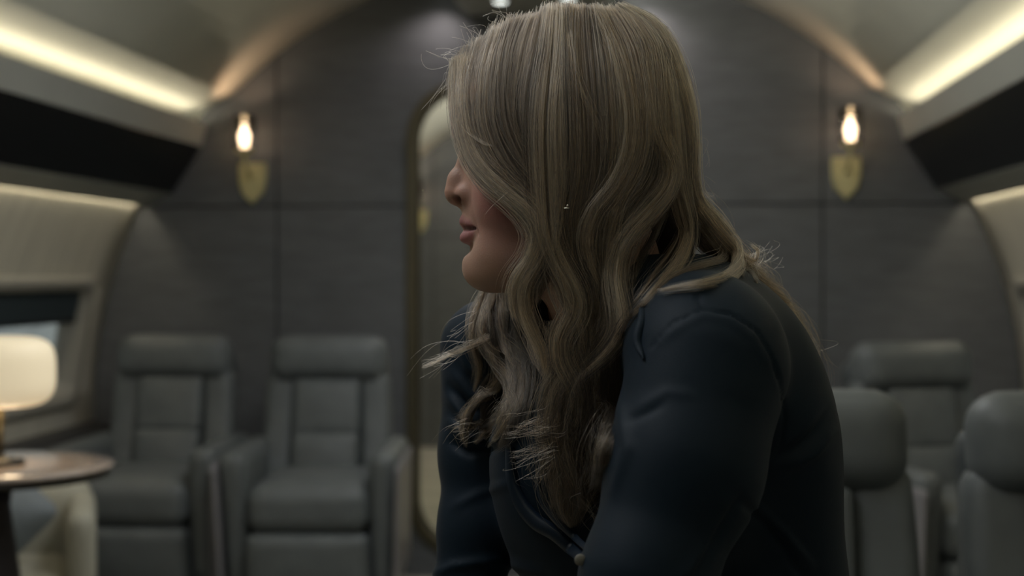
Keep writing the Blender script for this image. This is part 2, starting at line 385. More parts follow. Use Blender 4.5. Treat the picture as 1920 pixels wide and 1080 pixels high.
# ------------------------------------------------------------------ recliners
def recliner():
    r_ = empty('recliner_chair')
    tilt = math.radians(-13)
    lathe_ob('swivel_base', [(.25, 0), (.25, .02), (.06, .035), (.05, .12)], M['black'], r_)
    soft_ob('seat_frame', (.44, .50, .22), .05, M['leather_dark'], r_, loc=(0, .03, .23))
    soft_ob('seat_cushion', (.405, .54, .155), .055, M['leather'], r_, loc=(0, 0.0, .415), bulge=(0, 0, .02))
    soft_ob('footrest', (.40, .075, .245), .03, M['leather'], r_, loc=(0, -.235, .215), rot=(math.radians(4), 0, 0), bulge=(0, .012, 0))
    # backrest: shell, side bolsters, two centre pads
    b = soft_ob('backrest', (.42, .09, .50), .04, M['leather_dark'], r_, loc=(0, .325, .65), rot=(tilt, 0, 0))
    def bw(sx):
        def f(q):
            q = q.copy(); t = q[:, 2]/.24; q[:, 0] += sx*.012*(1-t*t)+sx*.016*np.clip(-t, 0, 1); q[:, 1] -= .02*np.clip(-t, 0, 1); return q
        return f
    for sx in (-1, 1):
        soft_ob('bolster', (.112, .10, .47), .034, M['leather'], b, loc=(sx*.160, .262, .607), rot=(tilt, 0, 0), warp=bw(sx))
    soft_ob('back_pad', (.236, .10, .200), .014, M['leather'], b, loc=(0, .252, .70), rot=(tilt, 0, 0), bulge=(0, .010, 0))
    soft_ob('back_pad', (.236, .11, .200), .014, M['leather'], b, loc=(0, .206, .512), rot=(tilt, 0, 0), bulge=(0, .016, 0))
    soft_ob('headrest', (.425, .135, .172), .06, M['leather'], r_, loc=(0, .300, .872), rot=(math.radians(-6), 0, 0), bulge=(0, .014, 0))
    for sx in (-1, 1):
        def aw(q, sx=sx):
            q = q.copy(); t = (q[:, 2]+.225)/.45
            q[:, 0] = q[:, 0]*(.72+.28*np.clip(t, 0, 1))+sx*.012*np.clip(t, 0, 1)**1.5; q[:, 1] += .05*np.clip(1-t, 0, 1)
            return q
        a = soft_ob('armrest', (.098, .55, .45), .042, M['leather'], r_, loc=(sx*.236, .015, .375), warp=aw)
        def sw(q, sx=sx):
            q = q.copy(); t = (q[:, 2]+.2)/.4
            q[:, 0] += sx*.012*np.clip(t, 0, 1)**1.5; q[:, 1] += .05*np.clip(1-t, 0, 1)
            return q
        soft_ob('side_shell', (.014, .58, .41), .006, M['shell'], a, loc=(sx*.286, -.01, .355), warp=sw)
    return r_
CH = [(-1.335, 4.84, 2, 'grey leather recliner farthest left, next to the side window'),
      (-.725, 4.78, 5, 'grey leather recliner just left of the arched doorway'),
      (.66, 4.80, -3, 'grey leather recliner against the bulkhead mostly hidden behind her upper back'),
      (1.375, 4.56, 20, 'grey leather recliner at the bulkhead under the right sconce, turned sideways'),
      (.615, 2.14, 0, 'nearer grey recliner directly behind her back, its large headrest cut off by her'),
      (1.175, 2.14, 5, 'nearer grey recliner cut off by the right picture edge')]
base = recliner()
for i, (x, y, a, lab) in enumerate(CH):
    c = base if i == 0 else copy_tree(base)
    c.location = (x, y, 0); c.rotation_euler = (0, 0, math.radians(a)); tag(c, lab, 'armchair', 'grey leather recliners')
    if y < 3: c.scale = (1.03, 1.03, 1.03)
    if i == 4:                                  # the nearer pair shares the arm between them
        arm = [h for h in c.children if h.name.startswith('armrest')][1]
        for h in list(arm.children): bpy.data.objects.remove(h)
        bpy.data.objects.remove(arm)

# ------------------------------------------------------------------ table, lamp, cream armchair, pillow
tx, ty, tz = -1.110, 3.2, .735
t = empty('side_table', (tx, ty, 0)); tag(t, 'round side table with glossy rose stone top, carrying the glowing lamp', 'table')
lathe_ob('tabletop', [(.235, tz-.012), (.254, tz-.010), (.258, tz-.004), (.254, tz), (.2, tz)], M['tabletop'], t, n=64)
lathe_ob('rim', [(.21, tz-.030), (.246, tz-.028), (.250, tz-.0125), (.22, tz-.0125)], M['bronze_dark'], t, n=64)
lathe_ob('pedestal', [(.24, .0), (.24, .012), (.17, .05), (.105, .16), (.068, .32), (.040, .50), (.022, .64), (.03, tz-.03)], M['maroon'], t, n=40)
l = empty('table_lamp', (tx, ty, tz)); tag(l, 'glowing opal table lamp with rounded drum shade on the side table', 'lamp')
lathe_ob('lamp_base', [(.055, .0), (.055, .010), (.02, .016), (.008, .022)], M['bronze_dark'], l)
lathe_ob('stem', [(.008, .02), (.007, .14)], M['dim_brass'], l, n=16)
lathe_ob('lamp_shade', [(.01, .136)]+[(.125*min(1, (abs(math.cos(a))**.42)), .218+.082*math.copysign(abs(math.sin(a))**.62, math.sin(a))) for a in np.linspace(-PI/2+.03, PI/2-.03, 28)]+[(.01, .300)], M['shade'], l, n=56)
point('lamp_bulb', (tx, ty, tz+.10), 1.0, (1, .74, .46), .05)
# cream armchair behind the table, facing the camera
a = empty('cream_armchair', (-1.455, 3.86, 0), math.radians(22)); tag(a, 'cream upholstered armchair behind the round side table', 'armchair')
soft_ob('backrest', (.56, .14, .44), .06, M['cream_leather'], a, loc=(0, .20, .35), bulge=(0, .01, 0))
soft_ob('seat_cushion', (.44, .44, .12), .05, M['cream_leather'], a, loc=(0, -.06, .30), bulge=(0, 0, .015))
soft_ob('seat_frame', (.55, .50, .2), .04, M['cream_leather'], a, loc=(0, -.02, .17))
for sx in (-1, 1):
    soft_ob('armrest', (.08, .50, .36), .04, M['cream_leather'], a, loc=(sx*.25, -.02, .355))
for sx in (-1, 1):
    for sy in (-.22, .18): lathe_ob('leg', [(.014, 0), (.02, .08)], M['black'], a, n=12, cx=sx*.22, cy=sy)
p = empty('throw_pillow', (-1.395, 3.765, .365), math.radians(22)); tag(p, 'blue-grey throw pillow standing on one corner in the cream armchair', 'pillow')
v, f = soft((.25, .09, .25), .03, rot=(0, 0, 0), bulge=(0, .04, 0), warp=lambda q: q*np.c_[np.ones(len(q)), 1-.75*np.clip(np.maximum(abs(q[:, 0]), abs(q[:, 2]))/.125, 0, 1)**3, np.ones(len(q))])
R2 = np.array(Matrix.Rotation(math.radians(-12), 3, 'X') @ Matrix.Rotation(math.radians(45), 3, 'Y')); v = v @ R2.T+np.array((0, 0, .155))
mesh_ob('cover', v, f, M['pillow'], p)

# ================================================================== the woman
from mathutils.bvhtree import BVHTree
rtv, upv, fwv, camv = (np.array(q) for q in (RT, UP, FW, CAM))
def PX(u, v, d): return np.array([(u-960)/FPX*d, d, (540-v)/FPX*d])     # sight line (u, v) at depth d -> figure frame
def toworld(p): p = np.asarray(p, float); return camv+p[..., 0:1]*rtv+p[..., 1:2]*fwv+p[..., 2:3]*upv
def fromworld(p): d = np.asarray(p, float)-camv; return np.stack([d@rtv, d@fwv, d@upv], -1)
# --- signed distance sculpting
def smin(a, b, k): h = np.clip(.5+.5*(b-a)/k, 0, 1); return b*(1-h)+a*h-k*h*(1-h)
def smax(a, b, k): return -smin(-a, -b, k)
def s_sph(P, c, r): return np.linalg.norm(P-np.float32(c), axis=-1)-r
def s_ell(P, c, r, A=None):
    q = P-np.float32(c)
    if A is not None: q = q@np.float32(A).T
    r = np.float32(r); k0 = np.linalg.norm(q/r, axis=-1); k1 = np.linalg.norm(q/(r*r), axis=-1)+1e-9
    return k0*(k0-1)/k1
def s_cap(P, a, b, ra, rb):
    a = np.float32(a); b = np.float32(b); ab = b-a; t = np.clip(((P-a)@ab)/max(1e-9, float(ab@ab)), 0, 1)
    return np.linalg.norm(P-a-t[..., None]*ab, axis=-1)-(ra+(rb-ra)*t)
def s_chain(P, pts, rs, k=.008):
    d = None
    for i in range(len(pts)-1):
        e = s_cap(P, pts[i], pts[i+1], rs[i], rs[i+1]); d = e if d is None else smin(d, e, k)
    return d
def grid(lo, hi, h):
    ax = [np.arange(lo[i], hi[i]+h, h, dtype=np.float32) for i in range(3)]
    return np.stack(np.meshgrid(*ax, indexing='ij'), -1), ax
def nets(F, lo, h):
    """surface nets on a sampled field"""
    nx, ny, nz = F.shape; S = F < 0
    c = np.zeros((nx-1, ny-1, nz-1), np.int8)
    for i in (0, 1):
        for j in (0, 1):
            for k in (0, 1): c += S[i:nx-1+i, j:ny-1+j, k:nz-1+k]
    act = (c > 0) & (c < 8); I = np.argwhere(act); idx = -np.ones(act.shape, np.int64); idx[act] = np.arange(len(I))
    pos = np.zeros((len(I), 3)); cnt = np.zeros(len(I))
    cor = [(i, j, k) for i in (0, 1) for j in (0, 1) for k in (0, 1)]
    for a in cor:
        for ax in range(3):
            if a[ax]: continue
            b = list(a); b[ax] = 1
            fa = F[I[:, 0]+a[0], I[:, 1]+a[1], I[:, 2]+a[2]]; fb = F[I[:, 0]+b[0], I[:, 1]+b[1], I[:, 2]+b[2]]
            m = (fa < 0) != (fb < 0); t = np.where(m, fa/np.where(m, fa-fb, 1), 0)
            p = np.array(a)+t[:, None]*(np.array(b)-np.array(a)); pos += p*m[:, None]; cnt += m
    V = (I+pos/cnt[:, None])*h+np.array(lo); Q = []
    for ax in range(3):
        sl0 = [slice(1, -1)]*3; sl0[ax] = slice(0, -1); sl1 = list(sl0); sl1[ax] = slice(1, None)
        A_, B_ = S[tuple(sl0)], S[tuple(sl1)]
        for flip, mk in ((False, A_ & ~B_), (True, ~A_ & B_)):
            e = np.argwhere(mk); off = np.array([1, 1, 1]); off[ax] = 0; e = e+off
            u, w = [(1, 2), (2, 0), (0, 1)][ax]
            q = []
            for du, dw in ((-1, -1), (0, -1), (0, 0), (-1, 0)):
                cc = e.copy(); cc[:, u] += du; cc[:, w] += dw; q.append(idx[cc[:, 0], cc[:, 1], cc[:, 2]])
            q = np.stack(q, 1); q = q[(q >= 0).all(1)]; Q.append(q[:, ::-1] if flip else q)
    return V, np.concatenate(Q)
def sculpt(fn, lo, hi, h):
    P, ax = grid(lo, hi, h); F = fn(P.reshape(-1, 3)).reshape(P.shape[:3]).astype(np.float32); return nets(F, lo, h)
def fast_mesh(name, V, Q, m, parent, cols=None):
    me = bpy.data.meshes.new(name); me.vertices.add(len(V)); me.vertices.foreach_set('co', np.asarray(V, np.float32).ravel())
    k = Q.shape[1]; me.loops.add(Q.size); me.loops.foreach_set('vertex_index', Q.ravel().astype(np.int32)); me.polygons.add(len(Q))
    me.polygons.foreach_set('loop_start', np.arange(0, Q.size, k, dtype=np.int32)); me.polygons.foreach_set('loop_total', np.full(len(Q), k, np.int32))
    me.polygons.foreach_set('use_smooth', np.ones(len(Q), bool)); me.update(calc_edges=True); me.validate()
    if cols is not None:
        a = me.color_attributes.new('tint', 'FLOAT_COLOR', 'POINT'); a.data.foreach_set('color', np.c_[cols, np.ones(len(cols))].astype(np.float32).ravel())
    me.materials.append(m); o = bpy.data.objects.new(name, me); COL.objects.link(o)
    if parent: o.parent = parent
    return o
def vnormals(V, Q):
    n = np.cross(V[Q[:, 2]]-V[Q[:, 0]], V[Q[:, 3]]-V[Q[:, 1]]); N = np.zeros_like(V)
    for k in range(4): np.add.at(N, Q[:, k], n)
    return N/(np.linalg.norm(N, axis=1, keepdims=True)+1e-12)
def project(V): return np.stack([960+FPX*V[:, 0]/V[:, 1], 540-FPX*V[:, 2]/V[:, 1]], 1)
def gauss(d, w): return np.exp(-(d/w)**2)

# --- materials
def vmat(name, rough, sss=0, spec=.4, bump=0, bscale=500, sheen=0):
    m = bpy.data.materials.new(name); N, L = nodes(m); b = N['Principled BSDF']
    a = N.new('ShaderNodeAttribute'); a.attribute_name = 'tint'; L.new(a.outputs['Color'], b.inputs['Base Color'])
    b.inputs['Roughness'].default_value = rough; b.inputs['Specular IOR Level'].default_value = spec; b.inputs['Sheen Weight'].default_value = sheen
    if sss:
        b.inputs['Subsurface Weight'].default_value = sss; b.inputs['Subsurface Radius'].default_value = (1, .35, .2); b.inputs['Subsurface Scale'].default_value = .006
    if bump:
        tc = N.new('ShaderNodeTexCoord'); n = N.new('ShaderNodeTexNoise'); n.inputs['Scale'].default_value = bscale; n.inputs['Detail'].default_value = 3
        bp = N.new('ShaderNodeBump'); bp.inputs['Strength'].default_value = bump; bp.inputs['Distance'].default_value = .0008
        L.new(tc.outputs['Object'], n.inputs['Vector']); L.new(n.outputs[0], bp.inputs['Height']); L.new(bp.outputs[0], b.inputs['Normal'])
    return m
M['skin'] = vmat('skin', .5, .25, .35, .25, 600)
M['shirt'] = mat('navy_jersey', (.0034, .0118, .0222), .62, bump=.10, bscale=900, spec=.22, sheen=.02)
M['satin'] = mat('navy_satin', (.006, .014, .026), .38, spec=.45)
M['trouser'] = mat('black_cloth', (.012, .014, .018), .8)
M['hairbase'] = mat('dark_hair_under', (.030, .024, .019), .75, var=.3, vscale=60, spec=.2)
M['eye'] = mat('eye_white', (.7, .68, .65), .15); M['iris'] = mat('iris', (.05, .09, .12), .2)
M['lash'] = mat('eyelash', (.008, .006, .005), .6)
M['silver'] = mat('silver', (.85, .85, .82), .15, 1)
M['pearl'] = mat('pearl_button', (.16, .155, .13), .5)

# --- head frame: f forwards (face), l towards the camera side, h up
HD = 1.29
HO = PX(1040, 283, HD)
TURN, NOD = math.radians(4), math.radians(0)
_f = np.array([-math.cos(TURN), math.sin(TURN), 0]); _l = np.array([-math.sin(TURN), -math.cos(TURN), 0]); _h = np.array([0, 0, 1.])
_f, _h = _f*math.cos(NOD)+_h*math.sin(NOD), _h*math.cos(NOD)-_f*math.sin(NOD)
HB = np.stack([_f, _l, _h])                    # rows
def head2fig(p): return HO+np.asarray(p)@HB
def fig2head(p): return (np.asarray(p)-HO)@HB.T
UPL = [(.0815, 0, -.0640), (.0800, .007, -.0635), (.0735, .018, -.0662), (.0665, .0255, -.0694)]; UPR = [.0056, .0054, .0042, .0022]
LOL = [(.0800, 0, -.0790), (.0785, .008, -.0787), (.0720, .018, -.0760), (.0665, .0250, -.0717)]; LOR = [.0068, .0062, .0046, .0022]
GAP = [(.0890, 0, -.0702), (.0830, .010, -.0704), (.0765, .018, -.0708), (.0690, .0262, -.0710)]
def head_sdf(P):
    d = s_ell(P, (-.012, 0, .030), (.097, .075, .086))
    d = smin(d, s_ell(P, (.026, 0, -.046), (.0520, .056, .072)), .03)
    d = smin(d, s_ell(P, (.055, 0, .032), (.036, .055, .040)), .02)
    P2 = P.copy(); P2[:, 1] = np.abs(P2[:, 1])
    d = smin(d, s_cap(P2, (-.008, .050, -.080), (.055, .014, -.108), .015, .017), .025)      # jaw line
    d = smin(d, s_cap(P2, (-.008, .056, -.030), (-.006, .050, -.082), .014, .014), .025)
    d = smin(d, s_sph(P2, (.0655, .006, -.1055), .0178), .014)                               # chin
    d = smin(d, s_ell(P, (.022, 0, -.106), (.046, .040, .018)), .02)                         # under the jaw
    d = smin(d, s_ell(P2, (.034, .037, -.045), (.031, .024, .034)), .016)                    # cheek
    d = smin(d, s_ell(P2, (.044, .024, -.090), (.021, .020, .022)), .015)
    d = smin(d, s_cap(P2, (.080, .008, .018), (.062, .045, .014), .007, .006), .014)         # brow
    d = smax(d, -s_ell(P2, (.086, .031, -.001), (.017, .017, .012)), .012)                   # eye hollow
    d = smin(d, s_sph(P2, (.0655, .031, -.001), .0125), .004)                                # lids over the ball
    d = smax(d, -s_cap(P2, (.0790, .021, -.002), (.0745, .041, -.002), .0008, .0008), .002)
    # nose
    n = s_chain(P, [(.0745, 0, .004), (.0795, 0, -.010), (.0875, 0, -.026), (.0895, 0, -.0365)], [.0080, .0078, .0092, .0110], .006)
    n = smin(n, s_cap(P2, (.066, .006, -.020), (.074, .010, -.038), .010, .010), .010)
    n = smin(n, s_ell(P2, (.0765, .0128, -.0400), (.0125, .0078, .0092)), .004)              # nostril wing
    n = smin(n, s_cap(P, (.0905, 0, -.0425), (.081, 0, -.0490), .0048, .0045), .006)         # columella
    d = smin(d, n, .007)
    d = smax(d, -s_cap(P2, (.0855, .0072, -.0478), (.0805, .0082, -.0440), .0030, .0030), .002)
    d = smax(d, -s_ell(P2, (.0868, .0125, -.0440), (.0052, .0060, .0030)), .0015)
    d = smax(d, -s_cap(P2, (.0655, .0215, -.034), (.0665, .0205, -.050), .0012, .0012), .004)  # wing crease
    # mouth mound and lips
    d = smin(d, s_ell(P, (.060, 0, -.064), (.0235, .024, .026)), .010)
    d = smin(d, s_chain(P2, UPL, UPR, .003), .003)
    d = smin(d, s_chain(P2, LOL, LOR, .003), .003)
    d = smax(d, -s_chain(P2, GAP, [.0032, .0028, .0024, .0012], .002), .0012)
    d = smax(d, -s_cap(P2, (.0660, .0262, -.060), (.0640, .0300, -.078), .0004, .0003), .005)   # fold beside the mouth
    d = smax(d, -s_cap(P2, (.0860, 0, -.0895), (.0760, .016, -.0880), .0045, .003), .007)     # below the lip
    # ear
    e = s_ell(P2, (-.016, .074, -.008), (.018, .007, .031)); e = smax(e, -s_ell(P2, (-.014, .081, -.004), (.010, .006, .020)), .004)
    e = smin(e, s_sph(P2, (-.010, .073, -.038), .0075), .006); d = smin(d, e, .006)
    # neck
    d = smin(d, s_chain(P, [(-.030, 0, -.050), (-.042, 0, -.110), (-.062, 0, -.190)], [.050, .050, .056], .02), .022)
    return d
hlo, hhi = np.array([-.13, -.10, -.215]), np.array([.112, .10, .135])
HVh, HQ = sculpt(head_sdf, hlo, hhi, .0015)
# keep above the collar cut: drop the flat cap at the bottom
keep = (HVh[HQ][:, :, 2] > -.205).all(1); HQ = HQ[keep]
def skin_tint(p):
    base = np.array([.385, .245, .180]); c = np.tile(base, (len(p), 1)); al = np.abs(p[:, 1])
    def mixc(w, col): 
        nonlocal c; w = np.clip(w, 0, 1)[:, None]; c = c*(1-w)+np.array(col)*w
    g = lambda x, y, z, rx, ry, rz: np.exp(-((p[:, 0]-x)/rx)**2-((al-y)/ry)**2-((p[:, 2]-z)/rz)**2)
    mixc(.9*g(.040, .050, -.045, .038, .05, .034), (.34, .13, .120))
    mixc(.40*g(.020, .060, -.075, .035, .05, .035), (.33, .16, .150))
    mixc(.45*g(.090, .0, -.038, .018, .02, .014), (.42, .20, .150))
    mixc(1.0*g(.0855, .0110, -.0440, .0050, .006, .0040), (.06, .02, .018))  # shade inside the nostrils, put into the tint
    q2 = np.c_[p[:, 0], al, p[:, 2]].astype(np.float32)
    du = s_chain(q2, UPL, UPR, .003); dl = s_chain(q2, LOL, LOR, .003); gap = s_chain(q2, GAP, [.0012, .0012, .0012, .0008], .002)
    mixc(np.clip(1-np.minimum(du, dl)/.0016, 0, 1), (.33, .150, .145))
    mixc(np.clip(1-gap/.0022, 0, 1), (.05, .015, .015))  # shade between the lips, put into the tint
    mixc(.8*g(.078, .030, .022, .018, .022, .0035), (.14, .09, .06))
    return c
HVf = head2fig(HVh)

# --- body frame of the leaning torso
A_ = np.array([.54, -.84, 0]); Nn = np.array([-.84, -.54, 0]); Zz = np.array([0, 0, 1.])
Sp = Zz*.90+Nn*.43; Sp /= np.linalg.norm(Sp); Nt = np.cross(A_, Sp); Nt = Nt if Nt@Nn > 0 else -Nt
AX = np.stack([A_/np.linalg.norm(A_), Sp, Nt/np.linalg.norm(Nt)])
SN, MN, EN, WN = PX(1326, 690, 1.150), PX(1284, 880, 1.115), PX(1212, 1085, 1.085), np.array([.030, 1.035, -.475])
SF, MF, EF, WF = PX(920, 655, 1.40), PX(906, 850, 1.39), PX(898, 985, 1.375), np.array([-.075, 1.325, -.500])
NB = PX(1160, 590, 1.300)
T1, T2, T3 = PX(1290, 775, 1.315), PX(1322, 1000, 1.35), np.array([.235, 1.40, -.46])
def torso(P, g):
    d = s_ell(P, T1, (.155-g, .152-g, .108-g), AX)
    d = smin(d, s_ell(P, PX(1318, 668, 1.30), (.095-g, .080-g, .060-g), AX), .04)
    d = smin(d, s_ell(P, T2, (.140-g, .19-g, .108-g), AX), .05)
    d = smin(d, s_ell(P, T3, (.165-g, .15-g, .13-g), AX), .05)
    d = smin(d, s_ell(P, PX(1095, 985, 1.30), (.085-g, .14-g, .070-g), AX), .06)
    for sg in (-1, 1): d = smin(d, s_ell(P, T1+AX[2]*.088+AX[0]*.070*sg-AX[1]*.035, (.060-g, .058-g, .050-g), AX), .03)
    d = smin(d, s_chain(P, [PX(960, 635, 1.37), PX(1075, 650, 1.33), PX(1230, 625, 1.27), PX(1318, 640, 1.175)], [.042-g, .046-g, .056-g, .058-g], .03), .04)
    return d
def arms(P, g):
    n = s_chain(P, [SN, MN, EN], [.066-g, .058-g, .048-g], .02); n = smin(n, s_cap(P, EN, WN, .047-g, .030-g), .02)
    f = s_chain(P, [SF, MF, EF, WF], [.050-g, .040-g, .036-g, .029-g], .02)
    return n, f
def shirt_sdf(P):
    t = torso(P, 0); n, f = arms(P, 0)
    d = smin(smin(t, n, .022), f, .020)
    d = smin(d, s_cap(P, NB+(.012, 0, -.02), PX(1172, 572, 1.297), .066, .056), .02)      # stand of the collar
    neck = s_cap(P, PX(1170, 640, 1.30), PX(1095, 470, 1.29), .053, .058)
    d = smax(d, -neck, .004)
    # open neckline falling forward away from the chest
    d = smax(d, -s_cap(P, PX(1050, 560, 1.26), PX(1070, 740, 1.20), .050, .018), .010)
    # cuffs
    d = smax(d, (P-np.float32(WF+(0, 0, .165)))@np.float32((.15, .05, -1.)), .003) if False else d
    cutf = (P[:, 2] < WF[2]+.190) & (np.linalg.norm(P-np.float32(WF+(0, 0, .1)), axis=1) < .14); d = np.where(cutf & (f < .03), np.maximum(d, .004), d)
    d = np.where((P[:, 2] < WN[2]+.06) & (n < .03) & (P[:, 0] < .12), np.maximum(d, .004), d)
    return d
slo, shi = np.array([-.16, .98, -.53]), np.array([.46, 1.62, .03])
SV, SQ = sculpt(shirt_sdf, slo, shi, .0032)
SNm = vnormals(SV, SQ); sgn = np.sign(((SV-SV.mean(0))*SNm).sum(1).mean()); SNm *= sgn
if sgn < 0: SQ = SQ[:, ::-1]
def poly_dist(uv, pts, n=60):
    pts = np.array(pts, float); t = np.linspace(0, len(pts)-1, n); i = np.minimum(t.astype(int), len(pts)-2); w = (t-i)[:, None]
    s = pts[i]*(1-w)+pts[i+1]*w; D = np.full(len(uv), 1e9); U = np.zeros(len(uv))
    for k, q in enumerate(s):
        e = np.hypot(uv[:, 0]-q[0], uv[:, 1]-q[1]); m = e < D; D[m] = e[m]; U[m] = k/(n-1)
    return D, U
uv = project(SV); facing = SNm[:, 1] < .15
def crease(path, width, amp, side=facing):
    """relief along a fold: groove (amp < 0) or ridge (amp > 0), fading out at its ends"""
    D, U = poly_dist(uv, path); w = gauss(D, width)*np.sin(np.clip(U*.92+.04, 0, 1)*PI)**.5*side
    SV[:] = SV+SNm*(w*amp)[:, None]
SEAM = [(1222, 650), (1262, 606), (1318, 581), (1372, 590), (1420, 622), (1447, 668), (1464, 722), (1472, 780), (1466, 830), (1456, 858)]
for path, w_, a_ in [
        (SEAM, 3.5, -.0028), ([(1237, 640), (1275, 612), (1320, 590), (1368, 600), (1410, 630), (1436, 675)], 9, .0012),
        ([(1318, 581), (1306, 552), (1298, 522)], 3.5, -.0018),
        ([(1556, 772), (1530, 812), (1495, 842), (1460, 862)], 11, -.005), ([(1560, 810), (1525, 850), (1480, 878)], 10, .004),
        ([(1390, 930), (1330, 1030), (1300, 1090)], 8, -.004), ([(1395, 945), (1440, 985), (1490, 1060), (1520, 1100)], 9, -.004),
        ([(1420, 955), (1470, 1000), (1520, 1060)], 9, .004),
        ([(1192, 765), (1250, 735), (1300, 742)], 10, .0012), ([(1180, 790), (1240, 760)], 8, -.002),
        ([(1160, 740), (1175, 840), (1150, 920)], 12, .003), ([(1010, 1075), (930, 1050), (850, 1062), (806, 1080)], 10, .004),
        ([(850, 700), (885, 742), (920, 760)], 9, .004), ([(843, 745), (880, 790), (925, 800)], 9, .005), ([(845, 790), (880, 822), (920, 826)], 9, .006),
        ([(842, 725), (880, 765), (915, 775)], 7, -.004), ([(845, 830), (880, 848), (930, 840)], 8, -.006), ([(860, 640), (880, 690), (920, 715)], 9, .003),
        ([(850, 950), (900, 925), (960, 905)], 9, .002), ([(1350, 1000), (1300, 1060), (1270, 1090)], 10, .002)]:
    crease(path, w_, a_)
# the person
PERS = empty('person', tuple(toworld(T3)[:2])+(0,)); tag(PERS, 'long-haired blonde person in a navy shirt, leaning forward, seen from the side', 'person')
def rel(V, o=PERS): return toworld(V)-np.array(o.location)
shirt = fast_mesh('shirt', rel(SV), SQ, M['shirt'], PERS)
tree = BVHTree.FromPolygons([Vector(p) for p in SV], [tuple(map(int, q)) for q in SQ])
def shirt_hit(u, v):
    d = PX(u, v, 1.0); h = tree.ray_cast(Vector((0, 0, 0)), Vector(d).normalized(), 5)
    return (h[0].y, np.array(h[1])) if h[0] else (None, None)
# --- skin: fine head joined with the rest of the body in one mesh
HIPN, HIPF = T3+AX[0]*.085+Zz*-.02, T3-AX[0]*.085+Zz*-.02
KN, KF = np.array([.045, 1.045, -.560]), np.array([-.085, 1.325, -.585])
AN, AF = np.array([.10, 1.08, -.985]), np.array([-.03, 1.38, -1.005])
def hand(P, W_, K_, side):
    """palm resting over the knee, five fingers curling over its front"""
    f_ = (K_-W_); f_[2] = 0; fwdh = Nn/np.linalg.norm(Nn); sd = A_*side
    pc = W_+fwdh*.050+Zz*-.022
    d = s_cap(P, W_, W_+fwdh*.02+Zz*-.008, .024, .026)
    fr = np.stack([sd, fwdh, Zz]); d = smin(d, s_ell(P, pc, (.040, .046, .015), fr), .012)
    for i, (o_, L_) in enumerate(((-.030, .062), (-.010, .074), (.010, .070), (.029, .055))):
        a = pc+sd*o_+fwdh*.036; b = a+fwdh*L_*.42+Zz*-.004+sd*o_*.15; c = b+fwdh*L_*.30+Zz*-.020; e = c+fwdh*L_*.10+Zz*-.022
        d = smin(d, s_chain(P, [a, b, c, e], [.0090, .0082, .0075, .0066], .003), .003)
    a = pc-sd*.034-fwdh*.018; d = smin(d, s_chain(P, [a, a-sd*.024+fwdh*.022+Zz*-.004, a-sd*.034+fwdh*.050+Zz*-.014], [.0120, .0100, .0080], .003), .006)
    return d
def body_sdf(P):
    t = torso(P, .010); n, f = arms(P, .010); d = smin(smin(t, n, .02), f, .02)
    d = smin(d, s_cap(P, NB, PX(1120, 560, 1.295), .050, .046), .02)
    for H_, K_, A2 in ((HIPN, KN, AN), (HIPF, KF, AF)): d = smin(d, s_chain(P, [H_, K_, A2], [.078, .052, .036], .02), .03)
    d = smax(d, -s_cap(P, PX(1050, 560, 1.26), PX(1070, 740, 1.20), .055, .024), .012)
    return d
BV, BQ = sculpt(body_sdf, np.array([-.17, .97, -1.03]), np.array([.46, 1.62, .03]), .008)
parts = [(HVf, HQ, skin_tint(HVh)), (BV, BQ, np.tile([.400, .270, .195], (len(BV), 1)))]
for W_, K_, sd in ((WN, KN, 1), (WF, KF, -1)):
    lo = np.minimum(W_, W_)-.16; hi = W_+.16; hv, hq = sculpt(lambda P: hand(P, W_, K_, sd), lo, hi, .0035); parts.append((hv, hq, np.tile([.40, .26, .19], (len(hv), 1))))
for k, (v, q, c) in enumerate(parts):
    nrm = vnormals(v, q); 
    if ((v-v.mean(0))*nrm).sum() < 0: parts[k] = (v, q[:, ::-1], c)
off = 0; VV = []; QQ = []; CC = []
for v, q, c in parts: VV.append(v); QQ.append(q+off); CC.append(c); off += len(v)
body = fast_mesh('body', rel(np.concatenate(VV)), np.concatenate(QQ), M['skin'], PERS, np.concatenate(CC))
def trouser_sdf(P):
    d = s_ell(P, T3+Zz*-.01, (.170, .155, .135), AX)
    for H_, K_, A2 in ((HIPN, KN, AN), (HIPF, KF, AF)): d = smin(d, s_chain(P, [H_, K_, A2], [.090, .062, .050], .02), .03)
    d = smax(d, P[:, 2]+.375-(P[:, 0]-.2)*.25, .01)
    return d
V_, Q_ = sculpt(trouser_sdf, np.array([-.18, .95, -1.06]), np.array([.48, 1.62, -.28]), .008)
nr = vnormals(V_, Q_); Q_ = Q_ if ((V_-V_.mean(0))*nr).sum() > 0 else Q_[:, ::-1]
fast_mesh('trousers', rel(V_), Q_, M['trouser'], PERS)
for A2 in (AN, AF):
    g0 = -1.148
    fn = lambda P: smax(smin(s_chain(P, [A2+Zz*-.03, np.array([A2[0], A2[1], g0+.03])], [.042, .036], .01), s_cap(P, np.array([A2[0], A2[1], g0+.025]), np.array([A2[0], A2[1], g0+.018])+Nn*.15, .036, .030), .02), g0-P[:, 2], .004)
    V_, Q_ = sculpt(fn, np.array([A2[0]-.24, A2[1]-.2, g0-.02]), np.array([A2[0]+.12, A2[1]+.12, g0+.17]), .006)
    nr = vnormals(V_, Q_); Q_ = Q_ if ((V_-V_.mean(0))*nr).sum() > 0 else Q_[:, ::-1]
    fast_mesh('shoe', rel(V_), Q_, M['black'], PERS)
